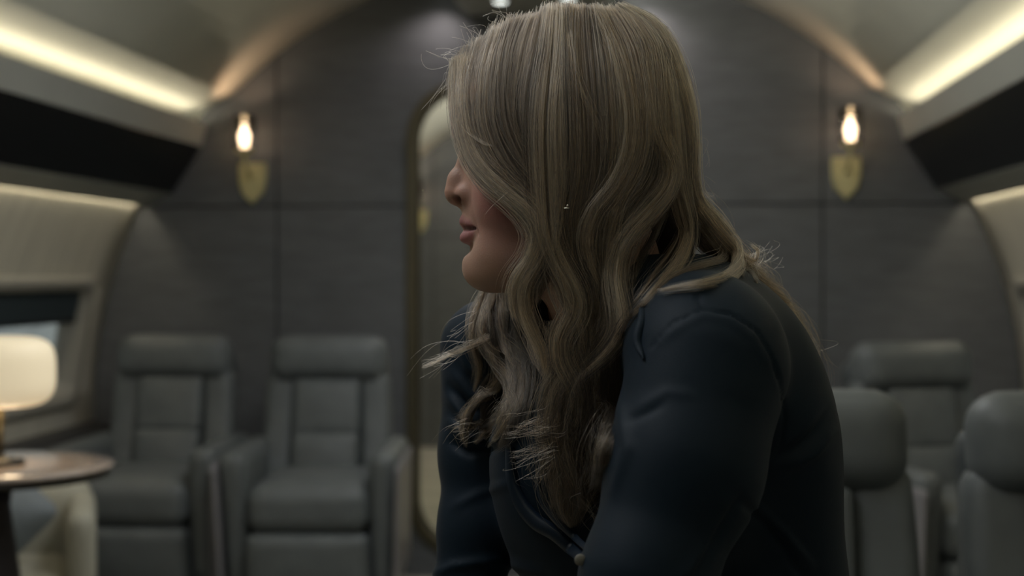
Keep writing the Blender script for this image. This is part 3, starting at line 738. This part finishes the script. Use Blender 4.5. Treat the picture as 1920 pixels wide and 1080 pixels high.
# low stool she perches on, below the picture
sw_ = toworld(T3+np.array([.02, 0, 0])); st = empty('stool', (sw_[0], sw_[1], 0)); tag(st, 'dark upholstered stool she is perched on', 'stool')
zt = float(toworld(T3)[2])-.158
lathe_ob('cushion', [(.19, zt-.08), (.205, zt-.065), (.205, zt-.02), (.18, zt), (.02, zt+.004)], M['leather_dark'], st, n=40)
lathe_ob('pedestal', [(.18, 0), (.18, .015), (.04, .03), (.035, zt-.08)], M['black'], st)
# eyes, lashes
for sg in (-1, 1):
    e = s_ = head2fig((.0672, .031*sg, -.001)); bm = bmesh.new(); bmesh.ops.create_uvsphere(bm, u_segments=24, v_segments=16, radius=.0117)
    o = bm_ob('eye', bm, M['eye'], PERS, smooth=True); o.location = rel(e)
    bm = bmesh.new(); bmesh.ops.create_uvsphere(bm, u_segments=20, v_segments=12, radius=.0062)
    for v in bm.verts: v.co.x *= .35
    i_ = bm_ob('iris', bm, M['iris'], o, smooth=True); i_.location = Vector((_f@np.stack([rtv, fwv, upv]))*.0098); i_.rotation_euler = (0, 0, math.atan2(i_.location.y, i_.location.x))
for sg in (-1, 1):
    V_ = []; F_ = []
    for k in range(26):
        t = k/25; a = np.array([.0800-.008*t*t, sg*(.022+.020*t), .0015+.002*math.sin(t*PI)]); pts = [a+np.array([.0085*s_, sg*.004*t*s_, -.0020*s_+.0075*s_*s_]) for s_ in (0, .35, .7, 1)]
        v, f = tube([head2fig(p) for p in pts], [.00035, .0003, .0002, .00008], 4)
        F_ += [tuple(i+len(V_) for i in q) for q in f]; V_ += [np.array(p) for p in v]
    tag(mesh_ob('eyelashes', rel(np.array(V_)), F_, M['lash'], PERS), kind='stuff')
# earring: small hoop with a bead, in the lobe
ep = PX(1062, 390, 1.192); V_ = []
v, f = tube([ep+np.array([.0024*math.cos(a), 0.0024*math.sin(a), .0004*math.sin(a)]) for a in np.linspace(0, 2*PI, 20)], .0006, 8)
er = mesh_ob('earring', rel(np.array([np.array(p) for p in v])), f, M['silver'], PERS); tag(er, 'small silver hoop earring')
bm = bmesh.new(); bmesh.ops.create_icosphere(bm, subdivisions=2, radius=.0009); bo = bm_ob('bead', bm, M['silver'], er, smooth=True); bo.location = rel(PX(1064, 385, 1.188))
# bracelet on the far wrist
bc = EF+(WF-EF)*.62; ax_ = (WF-EF)/np.linalg.norm(WF-EF); e1 = np.cross(ax_, [0, 1, 0]); e1 /= np.linalg.norm(e1); e2 = np.cross(ax_, e1)
v, f = tube([bc+(e1*math.cos(a)+e2*math.sin(a))*.034 for a in np.linspace(0, 2*PI, 40)], .0022, 8)
tag(mesh_ob('bracelet', rel(np.array([np.array(p) for p in v])), f, M['silver'], PERS), 'thin silver bracelet')
# placket: satin band along the neckline, a strip laid on the cloth
def catmull(P, n):
    P = np.asarray(P, float); m = len(P); Q = np.vstack([2*P[0]-P[1], P, 2*P[-1]-P[-2]]); t = np.linspace(0, m-1-1e-6, n); i = t.astype(int); f = (t-i)[:, None]
    a, b, c, d = Q[i], Q[i+1], Q[i+2], Q[i+3]
    return .5*(2*b+(c-a)*f+(2*a-5*b+4*c-d)*f*f+(3*b-a-3*c+d)*f**3)
def strip(name, path, wid, d_off, m, n=60, thick=.0016, depth=None):
    c = catmull(path, n); t = np.gradient(c, axis=0)[:, :2]; t /= np.linalg.norm(t, axis=1, keepdims=True); nn = np.stack([-t[:, 1], t[:, 0]], 1)
    wd = catmull(np.array(wid)[:, None], n)[:, 0]; V = []; F = []; last = 1.25; ds = []
    for k in range(n):
        h = shirt_hit(*c[k, :2])[0]; ds.append(h if h is not None and depth is None else (c[k, 2] if c.shape[1] > 2 else last)); last = ds[-1]
    ds = np.convolve(np.pad(ds, 6, 'edge'), np.ones(13)/13, 'valid')
    for k in range(n):
        for j, w in enumerate((-1, -.5, 0, .5, 1)):
            q = c[k, :2]+nn[k]*wd[k]*w; V.append(PX(q[0], q[1], ds[k]-d_off-.003*(1-w*w))); 
        for j, w in enumerate((1, 0, -1)):
            q = c[k, :2]+nn[k]*wd[k]*w; V.append(PX(q[0], q[1], ds[k]-d_off+thick*2))
    for k in range(n-1):
        for j in range(8): F.append((k*8+j, k*8+(j+1) % 8, (k+1)*8+(j+1) % 8, (k+1)*8+j))
    F += [tuple(range(8)), tuple((n-1)*8+j for j in range(8))[::-1]]
    o = mesh_ob(name, rel(np.array(V)), F, m, shirt); o.matrix_parent_inverse = Matrix.Identity(4); return o
PL = [(955, 838, 1.22), (960, 900, 1.21), (978, 945, 1.20), (1005, 978, 1.19), (1040, 1000, 1.18), (1070, 1028, 1.175), (1106, 1058, 1.17)]
o = strip('placket', PL, [8, 11, 14, 15, 14, 12, 9], .006, M['satin'])
o = strip('placket', [(1016, 860, 1.22), (1010, 905, 1.21), (1020, 945, 1.20), (1045, 975, 1.19), (1075, 1005, 1.18), (1112, 1040, 1.17)], [3, 4, 6, 8, 7, 5], .010, M['satin'])
o = strip('collar', [(1206, 555, 1.2), (1204, 600, 1.2), (1196, 640, 1.2), (1206, 672, 1.2)], [6, 9, 10, 3], .003, M['shirt'], thick=.001)
for (u, v_) in ((1088, 1050),):
    h = shirt_hit(u, v_)[0] or 1.2
    bm = bmesh.new(); bmesh.ops.create_uvsphere(bm, u_segments=16, v_segments=10, radius=.0045)
    for q in bm.verts: q.co.y *= .4
    b_ = bm_ob('button', bm, M['pearl'], shirt, smooth=True); b_.location = rel(PX(u, v_, h-.012)); tag(b_, 'pale button')

# --- hair: guides traced in the side view, given depth by the head and shoulder they lie on
def dep_near(u, v):
    e = ((u-1085)/242)**2+(max(0, 285-v)/283)**2
    return 1.292-.090*math.sqrt(max(0, 1-e))
G = []     # (points uv, widths px, tone, strands, kind, lift)
def g(pts, w, tone, n, kind='near', lift=0.0): G.append((pts, w, tone, n, kind, lift))
g([(860,106),(862,170),(868,240),(882,292),(914,338),(955,370),(990,402),(1006,440),(993,485),(970,520),(960,560),(966,600)], [9,12,12,10,10,10,11,10,9,9,8,4], .84, 900, 'near', .006)
g([(872,102),(874,180),(884,250),(906,306),(945,350),(995,398),(1016,440),(1006,490),(985,530),(982,575),(998,620),(1016,660),(1022,702)], [12,16,16,14,13,12,12,12,11,9,8,7,3], .80, 900, 'near', .005)
g([(892,85),(876,170),(884,250),(915,318),(965,365),(1008,412),(1022,455),(1010,505),(998,550),(990,600)], [15,18,18,16,14,12,12,12,9,4], .62, 700)
g([(912,72),(892,160),(893,245),(925,318),(980,375),(1015,425),(1026,480),(1016,530),(1004,570)], [17,20,20,18,16,14,12,10,5], .38, 700)
g([(938,52),(916,140),(914,235),(945,310),(995,370),(1022,425),(1030,485),(1022,535)], [17,20,20,19,16,14,12,6], .40, 700)
g([(965,38),(942,125),(938,225),(965,300),(1005,358),(1026,420),(1030,480)], [16,19,20,18,16,14,8], .60, 700)
g([(985,30),(958,115),(955,215),(980,290),(1014,350),(1030,410),(1036,470)], [14,18,18,16,14,13,8], .35, 600)
g([(1008,26),(985,105),(972,205),(992,280),(1018,350),(1026,415),(1036,475),(1052,520)], [14,18,18,17,15,13,11,6], .66, 700)
g([(1028,12),(1008,110),(992,205),(1002,285),(1020,355),(1024,420),(1032,475),(1050,520),(1070,560),(1076,600)], [13,17,18,17,15,12,12,11,8,5], .45, 700)
g([(1040,9),(1034,100),(1022,200),(1020,290),(1024,380),(1030,450),(1050,500),(1072,545),(1077,580),(1064,612),(1052,640),(1055,680),(1072,714),(1083,750),(1080,790),(1058,812)], [12,16,17,16,14,14,12,11,10,9,9,9,9,8,7,3], .86, 900, 'near', .006)
g([(1055,8),(1052,120),(1050,240),(1052,330),(1046,400),(1040,465),(1052,530),(1074,580),(1090,625),(1084,665),(1062,702),(1040,738),(1030,780),(1022,812)], [12,16,17,16,15,13,12,11,10,9,9,9,8,3], .66, 800, 'near', .003)
g([(1070,8),(1068,120),(1074,230),(1074,320),(1062,400),(1058,470),(1072,540),(1086,600),(1092,640),(1076,680)], [12,17,18,18,17,15,14,12,10,6], .42, 800)
g([(1085,9),(1084,120),(1096,230),(1096,330),(1082,400),(1082,470),(1096,530),(1102,590),(1098,645),(1078,686),(1060,720)], [12,17,19,19,18,16,14,12,10,9,5], .55, 800)
g([(1068,60),(1078,130),(1096,182),(1120,232),(1132,278),(1134,320)], [5,6,6,6,5,3], .88, 60, 'near', .004)
g([(1100,10),(1112,120),(1120,230),(1118,320),(1106,385),(1100,440),(1098,500),(1104,560),(1112,620),(1106,680),(1090,740)], [12,17,19,19,18,16,14,13,13,12,7], .34, 800)
g([(1118,12),(1140,100),(1152,190),(1156,270),(1146,340),(1126,395),(1112,445),(1110,500),(1120,560),(1126,620),(1114,680)], [12,17,19,19,18,16,14,13,13,12,7], .52, 800)
g([(1118,14),(1158,100),(1179,180),(1184,240),(1174,300),(1150,350),(1117,392),(1101,432),(1101,470),(1114,508),(1131,545)], [9,11,11,10,10,10,9,9,8,7,3], .90, 500, 'near', .006)
g([(1135,16),(1178,95),(1194,185),(1198,262),(1184,322),(1155,374),(1140,432),(1134,500),(1136,570),(1118,632),(1084,692)], [13,17,18,18,17,15,14,13,12,10,5], .50, 800, 'near', .002)
g([(1150,20),(1196,85),(1210,180),(1210,260),(1200,330),(1172,385),(1154,440),(1146,510),(1148,580),(1132,636),(1100,690)], [12,16,17,17,16,15,13,12,12,10,5], .30, 700)
g([(1165,25),(1212,92),(1224,180),(1228,245),(1248,288),(1257,322),(1246,360),(1212,402),(1178,442),(1160,482),(1156,530),(1166,578),(1166,620),(1142,658),(1106,692),(1070,722)], [9,13,13,13,12,12,12,12,12,12,12,11,10,8,7,3], .86, 900, 'near', .007)
g([(1178,32),(1222,92),(1232,175),(1236,250),(1240,310),(1226,358),(1192,402),(1170,446),(1160,500),(1156,560),(1152,612),(1126,652),(1094,704)], [11,14,15,15,15,15,14,14,13,12,11,9,4], .50, 800, 'near', .003)
g([(1186,34),(1240,96),(1250,180),(1252,260),(1256,320),(1244,365),(1214,408)], [10,13,13,13,12,10,5], .22, 400)
g([(1160,16),(1226,52),(1264,124),(1286,200),(1294,270),(1294,340),(1302,382),(1334,418),(1362,446),(1380,480),(1378,506),(1355,522),(1320,532),(1280,537),(1232,545)], [8,12,13,11,9,10,12,13,11,9,8,6,5,4,2], .74, 900, 'near', .003)
g([(1150,16),(1215,52),(1252,120),(1272,195),(1283,270),(1284,335),(1294,385),(1324,426),(1358,462),(1386,498),(1392,520)], [8,13,14,13,13,13,14,14,12,9,4], .48, 800)
g([(1150,18),(1204,62),(1236,130),(1254,205),(1262,280),(1268,340),(1280,390),(1288,430),(1282,470),(1262,508),(1225,550),(1186,592)], [9,13,14,13,13,12,11,10,10,9,8,4], .62, 800, 'near', .004)
g([(1160,24),(1216,80),(1248,150),(1268,240),(1276,320),(1288,380),(1312,420),(1340,460),(1350,490),(1310,500),(1262,518),(1212,556)], [9,13,14,14,14,14,12,10,8,6,5,3], .40, 700)
g([(1290,395),(1300,430),(1320,455),(1350,478),(1384,500),(1408,512),(1420,530)], [10,12,12,12,10,8,4], .42, 500)
g([(1296,400),(1270,450),(1240,500),(1210,540),(1180,580)], [10,11,10,9,5], .12, 160, 'near', -.006)  # this and the next lock: shade beside the neck put into the tone
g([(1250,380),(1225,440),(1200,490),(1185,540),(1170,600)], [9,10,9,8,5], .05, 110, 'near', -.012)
g([(1300,380),(1345,445),(1390,498),(1432,535),(1462,578),(1490,628),(1515,690),(1525,745)], [14,16,14,17,18,18,16,8], .55, 900, 'back')
g([(1300,400),(1350,460),(1395,508),(1425,545),(1452,590),(1480,640),(1506,705)], [14,16,14,12,12,12,6], .34, 500, 'back')
# wisps
g([(1360,455),(1388,478),(1412,490),(1420,470),(1404,455)], [8,7,6,5,4], .45, 30)
g([(1375,500),(1398,505),(1414,492),(1424,470)], [6,6,6,5], .5, 24)
g([(1145,700),(1158,640),(1190,590),(1215,560)], [7,7,6,4], .4, 40)
g([(852,108),(843,150),(848,200),(856,240)], [4,4,4,3], .9, 22)
g([(848,180),(862,225),(885,252),(910,268),(924,274)], [1.2,1.2,1,1,1], 1.0, 12, 'near', .012)
g([(882,98),(880,150),(880,205),(889,258),(914,306),(955,350)], [12,14,15,14,12,8], .72, 800, 'near', .003)
g([(864,104),(866,150),(870,205),(880,262),(900,300)], [8,10,10,9,7], .85, 500, 'near', .004)
# far side, under the chin
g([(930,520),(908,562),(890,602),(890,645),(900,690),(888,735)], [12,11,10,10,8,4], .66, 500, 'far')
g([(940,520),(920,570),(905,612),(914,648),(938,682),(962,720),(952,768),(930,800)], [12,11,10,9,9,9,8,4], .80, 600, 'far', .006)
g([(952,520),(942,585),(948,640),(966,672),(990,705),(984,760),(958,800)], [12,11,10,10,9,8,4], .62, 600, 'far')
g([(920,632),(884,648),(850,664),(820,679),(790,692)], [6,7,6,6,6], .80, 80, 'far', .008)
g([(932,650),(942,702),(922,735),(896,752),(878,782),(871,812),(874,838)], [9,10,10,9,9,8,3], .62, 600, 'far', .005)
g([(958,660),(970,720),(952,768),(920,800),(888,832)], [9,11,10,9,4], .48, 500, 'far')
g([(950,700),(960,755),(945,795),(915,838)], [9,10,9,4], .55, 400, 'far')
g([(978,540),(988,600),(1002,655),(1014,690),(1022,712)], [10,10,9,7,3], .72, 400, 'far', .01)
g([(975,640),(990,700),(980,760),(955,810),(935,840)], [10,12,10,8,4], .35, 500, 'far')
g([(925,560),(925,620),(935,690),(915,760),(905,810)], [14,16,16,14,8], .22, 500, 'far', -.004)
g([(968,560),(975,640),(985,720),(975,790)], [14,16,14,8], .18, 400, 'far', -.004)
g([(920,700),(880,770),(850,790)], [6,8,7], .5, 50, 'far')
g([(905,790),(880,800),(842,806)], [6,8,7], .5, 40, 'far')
# lower fall of the near side
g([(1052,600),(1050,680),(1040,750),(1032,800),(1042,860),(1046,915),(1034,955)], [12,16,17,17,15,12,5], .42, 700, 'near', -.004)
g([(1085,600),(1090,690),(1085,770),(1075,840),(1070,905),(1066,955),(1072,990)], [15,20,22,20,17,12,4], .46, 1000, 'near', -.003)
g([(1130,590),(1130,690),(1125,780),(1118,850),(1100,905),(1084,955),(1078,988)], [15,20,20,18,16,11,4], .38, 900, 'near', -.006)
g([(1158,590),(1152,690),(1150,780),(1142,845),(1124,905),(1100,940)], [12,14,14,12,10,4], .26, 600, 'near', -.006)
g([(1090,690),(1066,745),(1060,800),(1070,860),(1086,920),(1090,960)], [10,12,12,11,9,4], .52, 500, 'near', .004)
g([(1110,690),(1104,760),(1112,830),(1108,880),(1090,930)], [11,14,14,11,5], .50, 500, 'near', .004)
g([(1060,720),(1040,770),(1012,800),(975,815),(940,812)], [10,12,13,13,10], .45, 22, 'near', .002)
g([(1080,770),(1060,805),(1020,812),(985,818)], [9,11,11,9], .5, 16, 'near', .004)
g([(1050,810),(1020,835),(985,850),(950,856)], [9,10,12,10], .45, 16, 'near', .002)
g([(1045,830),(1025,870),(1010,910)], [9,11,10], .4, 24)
for g_ in list(G):       # the far half of the head of hair, mirrored about the parting and cut at the jaw
    if g_[4] == 'near' and g_[0][0][1] < 115 and g_[3] > 350:
        k_ = [i for i, a_ in enumerate(g_[0]) if a_[1] < 480]; G.append((g_[0][:len(k_)], g_[1][:len(k_)], g_[2], g_[3]//2, 'mirror', g_[5]))
ALLP = []; ALLR = []; ALLC = []; LEN = []; cap_chains = []
hr = np.random.default_rng(11)
for pts, w, tone, n, kind, lift in G:
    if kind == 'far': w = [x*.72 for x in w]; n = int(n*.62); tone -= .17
    if pts[0][1] > 560 and kind == 'near': tone -= .06  # weaker light low down, put into the tone of these locks
    c = catmull(np.array(pts, float), 28); wd = np.interp(np.linspace(0, 1, 28), np.linspace(0, 1, len(w)), w)
    if kind == 'near' and pts[0][1] < 420: wd = wd*(1-.30*np.clip((c[:, 1]-400)/90, 0, 1))
    ds = []
    for u, v in c:
        if kind == 'near': d = dep_near(u, v)
        elif kind == 'mirror': d = 2*1.292-dep_near(u, v)
        elif kind == 'far': d = 1.350
        else: d = np.interp(u, [1300, 1380, 1440, 1530], [1.24, 1.29, 1.36, 1.39])
        if kind == 'near' and v > 420: d = min(d, 1.292-.090*math.sqrt(max(0, 1-min(1, ((u-1085)/242)**2))))
        hh = shirt_hit(u, v)[0] if kind not in ('back', 'mirror') else None
        if hh is not None: 
            if v > 380: d = min(d, hh-.010)
        ds.append(d-lift if kind != 'mirror' else d+lift)
    ds = np.array(ds); k_ = np.ones(5)/5; ds = np.minimum(ds+.02, np.convolve(np.pad(ds, 2, 'edge'), k_, 'valid'))
    P3 = np.array([PX(u, v, d) for (u, v), d in zip(c, ds)]); wm = wd/FPX*ds
    T = np.gradient(P3, axis=0); T /= np.linalg.norm(T, axis=1, keepdims=True)
    hc = PX(1085, 285, 1.292); out = P3-hc; out[:, 2] *= np.clip(1-(c[:, 1]-285)/200, 0, 1); out[:, 1] -= .03 if kind != 'mirror' else -.03
    out -= (out*T).sum(1, keepdims=True)*T; out /= np.linalg.norm(out, axis=1, keepdims=True)+1e-9
    sd = np.cross(T, out)
    cap_chains.append((P3, wm, kind, tone, n))
    n = int(n*1.5); K = 28
    S_ = max(4, n//42); lc = hr.integers(0, S_, n)                     # finer locks inside the lock
    ra_ = hr.uniform(0, 1, S_)**.4; th = hr.uniform(0, 2*PI, S_); la = (ra_*np.cos(th))[lc]; lb = (ra_*np.sin(th))[lc]
    sig = np.where(hr.uniform(0, 1, n) < .25, .60, .21)
    a = la+hr.normal(0, 1, n)*sig; b = lb+hr.normal(0, 1, n)*sig
    t = np.linspace(0, 1, K); tw = hr.normal(0, .30)*PI*t            # slow twist of the whole lock
    low = np.clip((c[:, 1]-400)/200, 0, 1)                            # waves and looseness grow below the ear
    ca, sa = np.cos(tw), np.sin(tw)
    A2_ = a[:, None]*ca-b[:, None]*.6*sa; B2_ = a[:, None]*sa*.5+b[:, None]*.65*ca
    lp = hr.uniform(0, 2*PI, (S_, 2)); lf = hr.uniform(.8, 2.2, (S_, 2)); lam = hr.uniform(.10, .60, S_)
    A2_ = A2_+(lam[lc][:, None]*np.sin(lp[lc, :1]+lf[lc, :1]*2*PI*t))*(.12+.9*low); B2_ = B2_+(.7*lam[lc][:, None]*np.sin(lp[lc, 1:]+lf[lc, 1:]*2*PI*t))*(.12+.9*low)
    ph = hr.uniform(0, 2*PI, (n, 2)); fr_ = hr.uniform(1.0, 3.2, (n, 2)); fz = hr.choice([.05, .14, .50], n, p=[.60, .28, .12])
    A2_ = A2_+fz[:, None]*np.sin(ph[:, :1]+fr_[:, :1]*2*PI*t)*(.25+low); B2_ = B2_+fz[:, None]*np.sin(ph[:, 1:]+fr_[:, 1:]*2*PI*t)*(.25+low)
    spread = 1.12; wq = np.maximum(wm, .0008)
    S = P3[None]+(A2_*spread)[:, :, None]*(wq[:, None]*sd)[None]+(B2_*spread)[:, :, None]*(wq[:, None]*out)[None]
    lo_ = hr.uniform(0, 1, n) < .10                                    # loose hairs lying over the locks
    off_ = (hr.normal(0, .9, n)*lo_)[:, None]*(.4+t+low)[None]; S += off_[..., None]*(wq[:, None]*sd)[None]+(lo_*hr.uniform(.001, .005, n))[:, None, None]*out[None]
    S += np.cumsum(hr.normal(0, .00013, (n, K, 3))*np.where(lo_, 2.2, 1)[:, None, None], axis=1)
    # uneven lengths: strands start and end at different places
    t0 = hr.uniform(0, .03, n) if kind != 'back' else hr.uniform(0, .1, n); t1 = 1-np.abs(hr.normal(0, .17, n)); t1 = np.clip(t1, .4, 1.0)
    tt = t0[:, None]+(t1-t0)[:, None]*t[None]; x = tt*(K-1); i = np.minimum(x.astype(int), K-2); f = (x-i)[..., None]
    r_ = np.arange(n)[:, None]; S = S[r_, i]*(1-f)+S[r_, i+1]*f
    ALLP.append(S.reshape(-1, 3)); LEN += [K]*n
    rad = np.full((n, K), .00012)*hr.uniform(.75, 1.2, n)[:, None]*np.clip(1.15-.9*np.clip((t-.8)/.2, 0, 1), .25, 1)[None]; ALLR.append(rad.ravel())
    streak = hr.normal(0, .30, S_)[lc]+hr.normal(0, .16, n)
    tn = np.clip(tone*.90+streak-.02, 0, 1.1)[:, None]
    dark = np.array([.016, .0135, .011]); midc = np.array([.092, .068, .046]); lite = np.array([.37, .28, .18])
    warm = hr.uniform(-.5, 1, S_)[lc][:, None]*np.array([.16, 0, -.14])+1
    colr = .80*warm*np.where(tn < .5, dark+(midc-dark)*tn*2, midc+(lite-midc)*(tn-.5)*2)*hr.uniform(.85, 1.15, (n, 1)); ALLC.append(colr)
# flyaways along the outline of the head and over the shoulder
for (u, v, du, dv, m_) in [(960, 45, -40, -25, 10), (905, 78, -35, -30, 10), (860, 110, -30, -10, 9), (850, 150, -22, 60, 8), (1290, 250, 25, 60, 6), (1300, 340, 40, 40, 6), (1400, 500, 45, -40, 16), (1395, 505, 30, -15, 14), (1180, 30, 40, 10, 8),
                           (1385, 470, 60, 20, 10), (1500, 640, 40, 60, 12), (880, 640, -90, 60, 10), (890, 600, -60, 70, 9), (1215, 560, -40, 120, 8), (1085, 920, 30, 60, 8), (1040, 850, -60, 50, 12), (885, 800, -50, 30, 12), (1010, 430, -40, 70, 2), (948, 362, -35, 62, 1)]:
    for _ in range(m_):
        K = 28; t = np.linspace(0, 1, K); bend = hr.normal(0, 18); q_ = np.stack([u+hr.normal(0, 8)+du*t*hr.uniform(.4, 1.3)+bend*np.sin(t*PI*hr.uniform(.5, 1.4)), v+hr.normal(0, 8)+dv*t*hr.uniform(.4, 1.3)+hr.normal(0, 14)*np.sin(t*PI)], 1)
        dd = 1.30 if v < 420 or u > 1380 or u < 900 else 1.16
        if u > 1380: dd = 1.34
        if u == 948 or u == 1010: dd = 1.205
        ALLP.append(np.array([PX(a_, b_, dd) for a_, b_ in q_])); LEN.append(K); ALLR.append(np.full(K, .00008)); ALLC.append(np.array([[.20, .15, .10]]))
hm = bpy.data.materials.new('hair_fibre'); N, L = nodes(hm); N.remove(N['Principled BSDF'])
hb = N.new('ShaderNodeBsdfHairPrincipled'); hb.parametrization = 'COLOR'; at = N.new('ShaderNodeAttribute'); at.attribute_name = 'tint'
L.new(at.outputs['Color'], hb.inputs['Color']); hb.inputs['Roughness'].default_value = .38; hb.inputs['Radial Roughness'].default_value = .55; hb.inputs['Coat'].default_value = .0
L.new(hb.outputs[0], N['Material Output'].inputs['Surface'])
# under-layer that closes the mass of hair
def cap_sdf(P):
    Ph = fig2head(P).astype(np.float32)
    d = s_ell(Ph, (-.020, 0, .022), (.101, .071, .092))
    d = smax(d, Ph[:, 0]-(.030+.50*np.clip(Ph[:, 2], -.02, .2)), .01)
    d = smax(d, -.052-Ph[:, 2], .012)
    for P3, wm, kind, tone, n in cap_chains:
        if n < 400 or tone > .6: continue
        sel = range(2, len(P3)-5, 3); pts = [P3[i]+np.array([0, .008, 0]) for i in sel]; rs = [wm[i]*.30 for i in sel]
        lo = np.min(pts, 0)-.03; hi = np.max(pts, 0)+.03; m = ((P > lo) & (P < hi)).all(1)
        if m.any(): q = s_chain(P[m], pts, rs, .004); d[m] = smin(d[m], q, .003)
    d = smin(d, s_chain(P, [PX(1200, 330, 1.31), PX(1225, 440, 1.315), PX(1250, 535, 1.315)], [.040, .034, .030], .01), .01)
    return d
CV, CQ = sculpt(cap_sdf, np.array([-.09, 1.02, -.22]), np.array([.30, 1.45, .29]), .0036)
nr = vnormals(CV, CQ); CQ = CQ if ((CV-CV.mean(0))*nr).sum() > 0 else CQ[:, ::-1]
hair = fast_mesh('hair', rel(CV), CQ, M['hairbase'], PERS); tag(hair, 'long wavy dark blonde hair with pale streaks')
hcv = bpy.data.hair_curves.new('strands'); hcv.add_curves(LEN)
PP = rel(np.concatenate(ALLP)); hcv.attributes['position'].data.foreach_set('vector', PP.astype(np.float32).ravel())
ra = hcv.attributes.get('radius') or hcv.attributes.new('radius', 'FLOAT', 'POINT'); ra.data.foreach_set('value', np.concatenate(ALLR).astype(np.float32))
ca_ = hcv.attributes.new('tint', 'FLOAT_COLOR', 'CURVE'); CC_ = np.concatenate(ALLC); ca_.data.foreach_set('color', np.c_[CC_, np.ones(len(CC_))].astype(np.float32).ravel())
hcv.materials.append(hm); ho = bpy.data.objects.new('strands', hcv); COL.objects.link(ho); ho.parent = hair
print('strands', len(LEN), 'shirt verts', len(SV), 'head', len(HVh), 'cap', len(CV))
